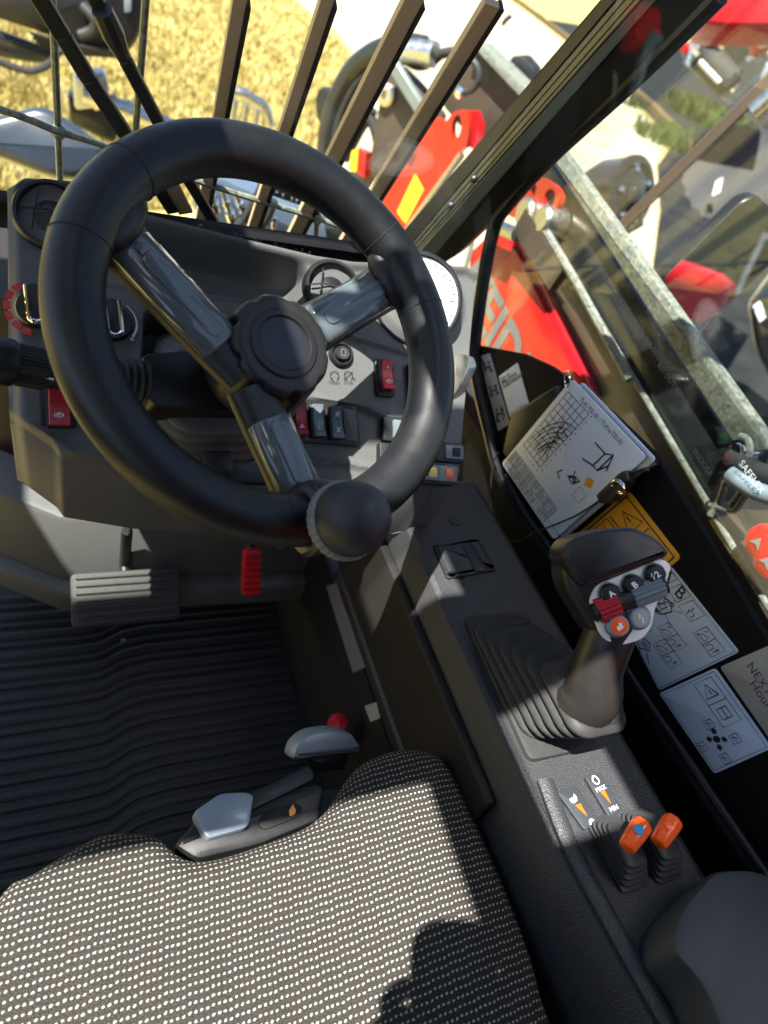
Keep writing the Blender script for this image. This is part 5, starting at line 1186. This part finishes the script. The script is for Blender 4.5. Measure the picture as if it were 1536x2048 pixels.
g = G(); g.prism(f4, rpoly(f4.poly(pbv, .02), .003), -.03, .02, .003); vb_ = g.build('valve_block', 'dark_paint', hy)
for x, y in ((554, 386), (566, 391), (584, 398), (594, 402)):
    a = f4.uv(x, y, .022); g = G(); g.lathe(f4, a[0], a[1], [(.0028, .018), (.0028, .0225), (.002, .0235)], 10); g.build('screw', 'chrome', vb_)
g = G(); g.prism(f4, rpoly(f4.poly([(650, 452), (740, 470), (760, 540), (660, 530)], -.02), .01), -.1, -.02, .006); g.build('lower_cover', 'dark_paint', hy)
# red tow hitch standing on the lawn
f5 = FC(3.3, (0, -1, .0), (490, 210))
rh_ = thing('red_hitch', 'red and silver hitch piece standing on the dry lawn', 'hitch', f5.at(485, 215))
g = G(); g.prism(f5, rpoly(f5.poly([(440, 176), (452, 168), (466, 180), (470, 206), (456, 232), (438, 250)]), .02), -.05, 0, .01); g.build('bracket', 'red_paint', rh_)
G().tube(spline([f5.at(456, 182, .04), f5.at(484, 186, .04), f5.at(508, 200, .04), f5.at(530, 216, .04), f5.at(540, 250, .04)], 4), .024, 10).build('link', 'steel', rh_)
for k in range(3): G().tube([f5.at(470 + 22 * k, 200 + 10 * k, 0), f5.at(462 + 22 * k, 250 + 10 * k, 0)], .02, 10).build('pin', 'steel', rh_)

# ------------------------------------------------------------------ boom head in front of the cab
f6 = FC(2.2, (-.80, -.62, .0), (850, 300))
bh = thing('boom_head', 'red steel boom head plate with hook eye and yellow warning mark', 'boom head', f6.at(860, 380))
outl = rpoly(f6.poly([(740, 424), (792, 340), (850, 252), (873, 232), (890, 247), (906, 224), (922, 219), (934, 226), (938, 250), (934, 292), (916, 308), (812, 452), (770, 520), (720, 560)]), .014)
ho = f6.uv(913, 254); hole = [(ho[0] + .016 * math.cos(rad(a)) - .006 * math.sin(rad(a)), ho[1] + .034 * math.sin(rad(a))) for a in range(0, 360, 20)]
holed(f6, outl, [hole], -.028, 0).build('plate', 'orange_red_paint', bh, smooth=30)
pb = f6.poly([(918, 222), (934, 226), (938, 250), (934, 292), (950, 300), (954, 250), (944, 222)], -.03); g = G(); g.prism(f6, pb, -.09, -.03, 0); g.build('plate_flange', 'red_paint', bh)
pb = f6.poly([(830, 348), (847, 379), (811, 447), (794, 424)], .001); g = G(); g.prism(f6, pb, -.001, .0012); ys_ = g.build('warning_mark', mat('mark_yellow', (.72, .52, .02), .45), bh, smooth=0)
qm = quadmap(f6, [(830, 348), (847, 379), (811, 447), (794, 424)], .001); strokes(f6, qm, [[(.2, .62), (.5, .28), (.8, .62), (.2, .62)], [(.2, .7), (.8, .7)], [(.2, .8), (.7, .8)]], .0022, .0018, 'mark_black', ys_)
a = f6.uv(826, 300); g = G(); g.lathe(f6, a[0], a[1], [(.016, -.002), (.016, .010), (.010, .020), (.006, .022)], 14); g.build('bolt', 'chrome', bh)
G().tube([f6.at(924, 308, .01), f6.at(816, 458, .01), f6.at(740, 560, .01)], .012, 10).build('pipe', 'steel', bh)
pb = rpoly(f6.poly([(742, 300), (762, 180), (788, 128), (830, 168), (880, 236), (846, 262), (800, 330), (752, 400), (728, 392)], -.1), .02); g = G(); g.prism(f6, pb, -.16, -.10, .006); g.build('inner_plate', 'brown_plate', bh)
a = f6.uv(772, 190, -.09); g = G(); g.lathe(f6, a[0], a[1], [(.034, -.10), (.034, -.085), (.026, -.08), (.014, -.08), (.012, -.095)], 20); g.build('pivot_pin', 'zinc', bh)
g = G(); g.bar(f6.at(786, 128, -.06), f6.at(852, 236, -.06), .04, .03, f6.n); g.build('arm_edge', 'pillar_edge', bh, bevel=.006)
hz = [([(650, 320), (655, 260), (672, 200), (704, 142), (752, 104), (806, 90), (850, 96)], .034, 'dark_paint'), ([(800, 112), (832, 130), (860, 126), (884, 108), (910, 104)], .015, 'rubber'), ([(740, 230), (756, 290), (748, 350), (742, 420)], .018, 'rubber'), ([(690, 320), (720, 262), (748, 220)], .016, 'rubber'), ([(664, 320), (672, 262), (690, 208), (720, 158), (764, 122)], .016, 'rubber')]
for pts, r_, m in hz: G().tube(spline([f6.at(x, y, -.12) for x, y in pts], 5), r_, 12).build('hose', m, bh)
G().tube([f6.at(802, 104, -.10), f6.at(838, 104, -.10), f6.at(870, 110, -.10)], .037, 12).build('hose_sleeve', 'steel', bh)
a = f6.uv(930, 152, -.05); G().tube([f6.w(a[0] + .042 * math.cos(rad(t)), a[1] + .042 * math.sin(rad(t)), -.06) for t in range(0, 360, 18)], .010, 8, closed=True).build('hose_loop', 'rubber', bh)
g = G(); g.lathe(f6, *f6.uv(918, 186, -.05), [(.016, -.08), (.016, -.05), (.008, -.045)], 12); g.build('plug', 'chrome', bh)
g = G(); g.prism(f6, rpoly(f6.poly([(628, 196), (640, 172), (662, 180), (668, 236), (650, 262), (632, 240)], -.1), .015), -.2, -.10, .01); g.build('side_lamp', 'black_plastic', bh)
pb = rpoly(f6.poly([(884, 210), (916, 132), (948, 96), (1046, 194), (1000, 272), (960, 300)], -.14), .012); g = G(); g.prism(f6, pb, -.20, -.14, .004); g.build('outer_plate', 'brown_plate', bh)
pb = f6.poly([(944, 92), (956, 84), (1050, 176), (1046, 200)], -.10); g = G(); g.prism(f6, pb, -.20, -.10, .002); g.build('outer_flange', 'galvanised', bh)
g = G(); g.prism(f6, f6.poly([(696, 340), (704, 302), (716, 296), (712, 344)], -.03), -.06, -.03); g.build('yellow_tag', 'mark_yellow', bh)
g = G(); g.prism(f6, f6.poly([(714, 344), (718, 300), (732, 306), (728, 356)], -.02), -.06, -.02); g.build('red_tag', 'red_paint', bh)
g = G(); g.prism(f6, rpoly(f6.poly([(690, 350), (745, 300), (770, 320), (735, 430), (690, 450)], -.2), .02), -.28, -.20, .01); g.build('carriage', 'dark_paint', bh)
f7 = FC(2.6, (-.7, -.7, .0), (1040, 140)); lmp = thing('work_lamp', 'black finned work lamp peeping past the front pillar', 'lamp', f7.at(1040, 140))
g = G(); g.prism(f7, rpoly(f7.poly([(1012, 136), (1022, 112), (1046, 110), (1070, 138), (1072, 176), (1036, 172)]), .015), -.1, 0, .01); lb_ = g.build('body', 'black_plastic', lmp)
for k in range(7):
    a = f7.at(1022 + 7 * k, 126 + 5 * k, .004); b = f7.at(1026 + 7 * k, 168 + 2 * k, .004); g = G(); g.bar(a, b, .005, .012, f7.n); g.build('cooling_fin', 'rubber', lb_)
G().tube([f7.at(1006, 48, -.02), f7.at(1012, 40, 0), f7.at(1022, 32, 0)], .008, 6).build('indicator_stub', 'black_plastic', lmp)

# ------------------------------------------------------------------ boom beside the cab
BX = .88
BM = Fr((BX, 0, 0), (0, -1, 0), (0, 0, 1), (-1, 0, 0))
bo = thing('telescopic_boom', 'telescopic boom beside the cab with galvanised cover strip and red lettered side', 'boom', (BX + .1, .6, .3))
pb = BM.poly([(1090, 300), (1118, 292), (1530, 872), (1540, 900), (1480, 906)], .03); g = G(); g.prism(BM, rpoly(pb, .006), .012, .03, .003); g.build('cover_strip', 'galvanised', bo)
pb = BM.poly([(1040, 372), (1094, 318), (1478, 906), (1446, 950), (1412, 1004), (1300, 815), (1180, 610), (1055, 428)], .012); g = G(); g.prism(BM, pb, -.04, .012, .003); sp2 = g.build('side_plate', 'dark_paint', bo)
a = [BM.at(x, y, .018) for x, y in ((1046, 416), (1180, 609), (1300, 812), (1412, 1002), (1480, 1118), (1570, 1272))]
G().tube(a, .0052, 8).build('plate_lip', 'galvanised', bo)
mat('boom_brown', (.052, .036, .028), .42, var=.35, vscale=40, coat=.2)  # mottled dark brown of the lower boom plate
pb = BM.poly([(1040, 420), (1180, 618), (1300, 822), (1412, 1012), (1570, 1290), (1660, 1500), (1480, 1300), (1300, 1060), (1120, 760), (1030, 540)], .004); g = G(); g.prism(BM, pb, -.05, .004, .002); g.build('lower_plate', 'boom_brown', bo)
RP = BM.off(0, 0, .03)
pb = RP.poly([(940, 505), (985, 462), (1012, 470), (1043, 523), (1126, 700), (1168, 784), (1120, 830), (930, 760)]); g = G(); g.prism(RP, pb, -.02, 0, .003); rp_ = g.build('red_side', 'red_paint', bo)
pb = RP.poly([(1012, 470), (1043, 523), (1126, 700), (1168, 784), (1190, 790), (1144, 690), (1060, 515), (1026, 466)], -.012); g = G(); g.prism(RP, pb, -.03, -.012); g.build('red_edge', 'red_dark', rp_)
A0 = V(RP.uv(985, 548)); A1 = V(RP.uv(1070, 716)); an = math.atan2((A1 - A0).y, (A1 - A0).x)
mat('letter_grey', (.13, .135, .135), .5)
c0 = V(RP.uv(925, 520)); text(RP, 'WEIDEMANN', c0.x, c0.y, .140, 'letter_grey', rp_, ang=an, h=.0012, align='LEFT', bold=.0045, sx=1.0)
# end bolt, bracket and hoses at the lower end of the cover strip
a = BM.uv(1470, 901, .04); g = G(); g.lathe(BM, a[0], a[1], [(.017, .012), (.017, .034), (.0155, .036), (.011, .036), (.010, .042), (.004, .043)], 24); g.build('end_bolt', 'chrome', bo)
G().tube(spline([BM.at(x, y, .035) for x, y in ((1480, 872), (1496, 880), (1500, 905), (1486, 925), (1452, 968))], 4), .005, 8).build('clip_wire', 'galvanised', bo)
for pts in ([(1420, 1010), (1470, 1022), (1500, 978)], [(1452, 962), (1440, 1000), (1420, 1030)], [(1500, 960), (1462, 1012)]):
    G().tube([BM.at(x, y, .03) for x, y in pts], .0052, 8).build('hose_guard', 'galvanised', bo)
hs = thing('hydraulic_hose', 'black and grey hydraulic hoses lettered on the side at the right edge', 'hose', BM.at(1510, 950, .03))
G().tube(spline([BM.at(x, y, .035) for x, y in ((1462, 912), (1490, 930), (1520, 945), (1570, 962))], 5), .014, 12).build('outer_hose', 'rubber', hs)
G().tube(spline([BM.at(x, y, .045) for x, y in ((1462, 948), (1490, 968), (1520, 985), (1570, 1000))], 5), .013, 12).build('inner_hose', 'silver_plastic', hs)
a = BM.uv(1505, 954, .06); text(BM, 'SAFELEX', a[0], a[1], .014, 'mark_white', hs, ang=rad(-8), h=.062)
# orange-red lug with two real holes, cylinder eyes
lug = thing('cylinder_lug', 'orange-red steel lug with two round holes on the boom side', 'lug', BM.at(1070, 400, .03))
LG = BM.off(0, 0, .045); ol = rpoly(LG.poly([(1004, 424), (1030, 385), (1056, 358), (1080, 352), (1112, 372), (1122, 392), (1112, 420), (1092, 438), (1050, 446)]), .012)
h1 = LG.uv(1066, 381); h2 = LG.uv(1098, 397)
holed(LG, ol, [circ(h1[0], h1[1], .012, 18, ry=.011)[::1], circ(h2[0], h2[1], .018, 20, ry=.017)], -.012, 0).build('lug_plate', 'orange_red_paint', lug, smooth=30)
for (x, y, r_) in ((1036, 424, .030), (1072, 436, .026)):
    a = LG.uv(x, y, .03); g = G(); g.lathe(LG, a[0], a[1], [(r_, -.03), (r_, .014), (r_ * .8, .020), (r_ * .3, .021)], 20); g.build('pin_head', 'zinc', lug)
G().tube([LG.at(975, 446, .02), LG.at(1034, 470, .02)], .014, 12).build('rod', 'steel', lug)
G().tube([LG.at(1082, 446, .01), LG.at(1150, 560, .005), LG.at(1260, 760, .0)], .008, 8).build('conduit', 'galvanised', lug)
g = G(); g.bar(LG.at(1046, 440, .015), LG.at(1120, 560, .0), .05, .02, LG.n); g.build('strap', 'brown_plate', lug)
# red round lamps by the hoses
for k, (x, y) in enumerate(((1516, 1086), (1534, 1124))):
    a = BM.uv(x, y, .05); g = G(); g.lathe(BM, a[0], a[1], [(.026, .0), (.026, .04), (.022, .048), (.012, .052)], 24)
    o = g.build('red_lamp', 'red_plastic', label=('upper' if k == 0 else 'lower') + ' of two round red lamps at the right edge below the hoses', cat='lamp')
    g = G(); g.flat(BM, [(a[0] + x_ * .001, a[1] + y_ * .001) for x_, y_ in ((-9, -6), (0, 10), (9, -6), (0, -2))], .0532); g.build('star_mark', 'label_silver', o, smooth=0)
# ------------------------------------------------------------------ things in the yard, seen through the side window
def yard(px, py): p = atZ(px, py, GZ); return p
# black drum with flange beside the boom
f8 = FC(2.4, (-.7, -.7, .05), (1240, 380))
dr = thing('black_drum_lamp', 'black domed drum with rimmed face and chrome bolts beside the galvanised strip', 'lamp', f8.at(1240, 380))
DF = Fr(f8.at(1262, 388), AX_R * .5 - AX_D * .2 + AX_F * .3, -AX_D, (-.0 * AX_F - AX_F * .55 + AX_R * .75 + AX_D * .25))
g = G(); g.lathe(DF, 0, 0, [(.04, -.17), (.085, -.15), (.112, -.10), (.118, -.02), (.124, -.01), (.124, .004), (.112, .012), (.100, .012), (.088, .0), (.070, .012), (.05, .016), (.03, .03)], 40); db = g.build('body', mat('drum_black', (.012, .012, .013), .25, coat=.4), dr, smooth=40)
for k in range(5):
    th = rad(72 * k + 20); g = G(); g.lathe(DF, .078 * math.cos(th), .078 * math.sin(th), [(.012, .0), (.012, .016), (.007, .020)], 10); g.build('bolt', 'chrome', db)
G().tube([DF.w(0, 0, .02), DF.w(.02, -.10, .03), f8.at(1238, 470, 0)], .016, 10).build('bracket', 'dark_paint', dr)
g = G(); g.rbox(DF, -.02, .0, .05, .05, .02, .04, .008, .004); g.build('connector', 'dark_paint', dr)
# slanted brown post across the side window (mirror arm)
mi = thing('rear_view_mirror', 'wide rear view mirror on a brown arm outside the side window', 'mirror', atT(1400, 520, 1.35))
fM = FC(1.5, (-.8, -.6, .0), (1400, 300))
g = G(); g.bar(fM.at(1225, 470), fM.at(1580, 120), .026, .018, fM.n); g.build('mirror_arm', 'arm_brown', mi, bevel=.003)
G().tube([fM.at(1508, 226, .02), fM.at(1560, 180, .02)], .020, 12).build('arm_sleeve', 'steel', mi)
MIRN = V((-.293,-.947,.131)).normalized()
MF = Fr(atT(1425, 520, 1.30), AX_R - MIRN * AX_R.dot(MIRN), MIRN.cross(AX_R), MIRN)
mo = rpoly(MF.poly([(1318, 560), (1400, 480), (1484, 398), (1514, 388), (1560, 430), (1575, 500), (1440, 628), (1405, 648), (1380, 645)]), .02)
g = G(); g.prism(MF, mo, -.03, -.002, .006); g.build('housing', 'black_plastic', mi)
mirror = mat('mirror_glass', (.86, .87, .87), .015, metal=1)
g = G(); g.prism(MF, inset(mo if sum(mo[i][0] * mo[(i + 1) % len(mo)][1] - mo[(i + 1) % len(mo)][0] * mo[i][1] for i in range(len(mo))) > 0 else mo[::-1], .004), -.003, .0005); g.build('glass', 'mirror_glass', mi, smooth=0)
# what stands behind the machine and shows in the mirror: its own red rear bonnet, a house
def refl(px, py):
    d = ray(px, py).normalized(); p = MF.at(px, py); return p, d - MIRN * (2 * d.dot(MIRN))
p_, r_ = refl(1392, 556); c_ = p_ + r_ * 1.75
hb = thing('rear_bonnet', 'red rear engine bonnet of the machine, seen in the mirror', 'bonnet', (c_.x, c_.y, -.2))
g = G(); g.prism(Fr((c_.x - .05, c_.y - .9, c_.z - .38), (1, 0, 0), (0, 1, 0)), rpoly([(-.42, -.9), (.30, -.9), (.36, .5), (.22, .88), (-.42, .9)], .12), -.2, .42, .09); g.build('hood', 'red_paint', hb, smooth=60)
p_, r_ = refl(1500, 530); hc = p_ + r_ * 14
ho_ = thing('house', 'olive rendered house with white windows, seen in the mirror', 'house', (hc.x, hc.y, GZ))
HF = Fr((hc.x, hc.y, GZ), (-1, 0, 0), (0, 0, 1), (0, 1, 0))
g = G(); g.prism(HF, [(-14, 0), (6, 0), (6, 4.6), (-14, 4.6)], -6, 0); g.build('wall', 'house_wall', ho_, smooth=0)
g = G(); g.loft([[V((hc.x - 6.4, hc.y + .4, GZ + 4.5)), V((hc.x - 6.4, hc.y - 3, GZ + 6.6)), V((hc.x - 6.4, hc.y - 6.4, GZ + 4.5))], [V((hc.x + 14.4, hc.y + .4, GZ + 4.5)), V((hc.x + 14.4, hc.y - 3, GZ + 6.6)), V((hc.x + 14.4, hc.y - 6.4, GZ + 4.5))]]); g.build('roof', 'roof_tiles', ho_, smooth=0)
for x in (-10.5, -7, -3.6, -.6, 2.6):
    for z in (1.0, 3.1):
        g = G(); g.prism(HF, [(x - .65, z), (x + .65, z), (x + .65, z + 1.15), (x - .65, z + 1.15)], -.05, .05); wi_ = g.build('window', 'white_paint', ho_, smooth=0)
        for k in (-1, 1):
            g = G(); g.prism(HF, [(x + k * .31 - .25, z + .1), (x + k * .31 + .25, z + .1), (x + k * .31 + .25, z + 1.05), (x + k * .31 - .25, z + 1.05)], .0, .056); g.build('pane', mat('house_pane', (.03, .035, .04), .05) if 'house_pane' not in MAT else 'house_pane', wi_, smooth=0)
# second narrow arm under the mirror
g = G(); g.bar(fM.at(1300, 592), fM.at(1470, 416), .012, .010, fM.n); g.build('mirror_rail', 'arm_brown', mi)
# red panel at the top right: bonnet of the neighbouring machine
f9 = FC(3.0, (-.6, -.7, .3), (1480, 20))
rb_ = thing('red_bonnet', 'bright red bonnet panel at the top right corner outside', 'bonnet', f9.at(1480, 20))
g = G(); g.prism(f9, rpoly(f9.poly([(1398, 36), (1440, -40), (1640, -60), (1640, 44), (1536, 50), (1440, 50), (1408, 46)]), .03), -.3, 0, .015); g.build('panel', 'red_paint', rb_, smooth=60)
# machine with a black roller in a grey frame
f10 = FC(4.2, (-.75, -.65, .05), (1450, 130))
ro = thing('roller_machine', 'red machine with black roller in a grey steel frame in the yard', 'machine', f10.at(1450, 130))
for a, b, w_ in (((1368, 116), (1428, 52), .05), ((1372, 116), (1470, 206), .05), ((1466, 204), (1540, 130), .05), ((1424, 52), (1500, 60), .05)):
    g = G(); g.bar(f10.at(*a), f10.at(*b), w_, .08, f10.n); g.build('frame', 'silver_plastic', ro, bevel=.006)
G().tube([f10.at(1402, 108, .05), f10.at(1462, 168, .05)], .085, 24).build('roller', 'tyre', ro)
G().tube([f10.at(1392, 98, .05), f10.at(1472, 178, .05)], .03, 12).build('roller_axle', 'chrome', ro)
for pts, r_, m in (([(1400, 122), (1440, 164)], .018, 'mark_white'), ([(1416, 78), (1446, 66)], .03, 'dark_paint'), ([(1404, 86), (1396, 100)], .03, 'chrome'), ([(1452, 176), (1478, 150)], .03, 'dark_paint')):
    G().tube([f10.at(x, y, .12) for x, y in pts], r_, 8).build('fitting', m, ro)
g = G(); g.prism(f10, rpoly(f10.poly([(1498, 100), (1510, 64), (1545, 46), (1560, 60), (1540, 100), (1506, 118)], .1), .04), .0, .2, .03); g.build('red_cowl', 'red_paint', ro, smooth=60)
g = G(); g.lathe(f10, *f10.uv(1529, 76, .2), [(.05, .18), (.05, .22), (.03, .23)], 16); g.build('cowl_cap', 'label_silver', ro)
for k in range(4):
    G().tube([f10.at(1498 + 9 * k, 124 - 4 * k, .1), f10.at(1504 + 9 * k, 116 - 4 * k, .1)], .03, 8).build('spring_coil', 'steel', ro)
g = G(); g.prism(f10, rpoly(f10.poly([(1352, 92), (1362, 74), (1382, 96), (1372, 112)], .05), .02), 0, .08, .01); g.build('red_shield', 'red_paint', ro)
g = G(); g.prism(f10, f10.poly([(1440, 84), (1480, 60), (1510, 90), (1470, 130)], -.2), -.4, -.2); g.build('engine_block', 'dark_paint', ro)
# parked black car, half in view: tyre and flank
cp_ = yard(1500, 520)
car = thing('parked_black_car', 'black parked car with treaded tyre and number plate at the right edge', 'car', (cp_.x, cp_.y, GZ))
f11 = FC(3.6, (-.8, -.6, .0), (1490, 350))
WT = Fr(f11.at(1478, 352), AX_R * .75 - AX_D * .5, -AX_D - AX_R * .3, -AX_F * .6 + AX_D * .35 - AX_R * .6)
g = G(); N = 96
prof_ = [(.14, -.10), (.22, -.10), (.27, -.085), (.285, -.05), (.288, 0), (.285, .05), (.27, .085), (.22, .10), (.14, .10)]
g.loft([[WT.w((r - (.010 if (j // 2) % 2 and r > .26 else 0)) * math.cos(2 * math.pi * j / N), (r - (.010 if (j // 2) % 2 and r > .26 else 0)) * math.sin(2 * math.pi * j / N), h) for j in range(N)] for r, h in prof_]); ty = g.build('tyre', 'tyre', car, smooth=25)
g = G(); g.lathe(WT, 0, 0, [(.17, .095), (.165, .08), (.10, .06), (.05, .085), (.02, .09)], 32); g.build('rim', 'steel', ty)
g = G(); g.prism(f11, f11.poly([(1424, 392), (1432, 362), (1446, 354), (1440, 384)], .30), .29, .302); g.build('tyre_label', 'label_white', ty)
g = G(); g.prism(f11, rpoly(f11.poly([(1440, 330), (1500, 290), (1600, 250), (1640, 420), (1560, 470), (1500, 450), (1480, 400)], -.2), .08), -1.2, -.2, .05); g.build('body', mat('car_black', (.010, .011, .013), .12, coat=1.0), car, smooth=60)
g = G(); g.prism(f11, rpoly(f11.poly([(1496, 324), (1510, 300), (1548, 296), (1548, 350), (1508, 352)], -.15), .04), -.2, -.15, .01); g.build('lamp', 'chrome', car)
g = G(); g.prism(f11, rpoly(f11.poly([(1490, 316), (1500, 296), (1520, 300), (1516, 322)], -.13), .03), -.2, -.13, .01); g.build('tail_light', 'red_paint', car)
f12 = FC(3.0, (-.8, -.6, .0), (1520, 640))
c2 = thing('dark_van', 'dark vehicle rear with white number plate below the mirror', 'van', f12.at(1520, 640))
g = G(); g.prism(f12, rpoly(f12.poly([(1490, 600), (1640, 520), (1700, 760), (1560, 800), (1505, 700)]), .06), -1.2, 0, .04); g.build('body', 'car_black', c2, smooth=60)
g = G(); g.prism(f12, f12.poly([(1506, 612), (1520, 602), (1532, 634), (1520, 644)], .004), 0, .006); np_ = g.build('number_plate', 'label_white', c2, smooth=0)
qm = quadmap(f12, [(1506, 612), (1520, 602), (1532, 634), (1520, 644)], .006); c = qm(.5, .5); text(f12, 'GU72', c[0], c[1], .026, 'mark_black', np_, ang=qm.ang - rad(90), h=.0072)
# ------------------------------------------------------------------ the photographer, behind the camera
def skin_body(name, vs, es, rads, m, parent):
    me = bpy.data.meshes.new(name); po = ORG[parent.name]; me.from_pydata([V(p) - po for p in vs], es, [])
    o = bpy.data.objects.new(name, me); COL.objects.link(o); o.parent = parent
    md = o.modifiers.new('skin', 'SKIN'); md.use_smooth_shade = True
    for i, r in enumerate(rads): me.skin_vertices[0].data[i].radius = (r, r)
    for d_ in me.skin_vertices[0].data: d_.use_root = False
    me.skin_vertices[0].data[0].use_root = True
    s_ = o.modifiers.new('sub', 'SUBSURF'); s_.levels = 2; s_.render_levels = 2
    me.materials.append(MAT[m]); return o
pe = thing('person', 'person in dark shirt leaning over the seat holding a phone, behind the view', 'person', (-.20, -.62, .40))
Pv = [(-.20, -.62, .44), (-.20, -.60, .66), (-.19, -.56, .90), (-.18, -.50, 1.08), (-.17, -.45, 1.17), (-.16, -.41, 1.24), (-.15, -.38, 1.32), (-.15, -.37, 1.39),
      (-.01, -.50, 1.05), (.10, -.36, .86), (.055, -.115, 1.01), (.045, -.07, 1.03), (-.36, -.48, 1.05), (-.40, -.30, .86), (-.16, -.10, 1.01), (-.12, -.06, 1.03)]
Pe = [(0, 1), (1, 2), (2, 3), (3, 4), (4, 5), (5, 6), (6, 7), (3, 8), (8, 9), (9, 10), (10, 11), (3, 12), (12, 13), (13, 14), (14, 15)]
skin_body('body', Pv, Pe, [.17, .15, .16, .12, .055, .075, .095, .07, .065, .048, .028, .030, .065, .048, .028, .030], 'shirt', pe)
# the phone, its back towards the cab, lens at the camera
PH = Fr(CAM - AX_F * .024 + AX_R * .012 + AX_D * .070, AX_R, -AX_D, AX_F * -1.0)
ph_ = thing('phone', 'slim black phone held over the seat by the photographer', 'phone', PH.o)
g = G(); g.rbox(PH, 0, 0, .074, .140, -.004, .004, .026, .002); g.build('case', 'black_plastic', ph_)
g = G(); g.rbox(PH, 0, 0, .068, .132, .0042, .0048, .024); g.build('screen', 'deep_black', ph_)
# fingers wrapped round the phone's long edges
for sx, bx in ((1, .041), (-1, -.041)):
    for k in range(4):
        y = -.055 + .021 * k
        G().tube(spline([PH.w(bx + sx * .035, y - .02, .03), PH.w(bx + sx * .014, y - .006, .022), PH.w(bx + sx * .012, y, .002), PH.w(bx - sx * .004, y + .002, -.012)], 4), [.0095] * 4 + [.0090] * 4 + [.0082] * 4 + [.007], 8).build('finger', 'skin', ph_ if False else pe)
    G().tube(spline([PH.w(bx + sx * .030, -.06, .035), PH.w(bx + sx * .008, -.03, .022), PH.w(bx - sx * .018, -.012, .014)], 4), [.012, .012, .0115, .0115, .011, .011, .010, .010, .009], 8).build('thumb', 'skin', pe)
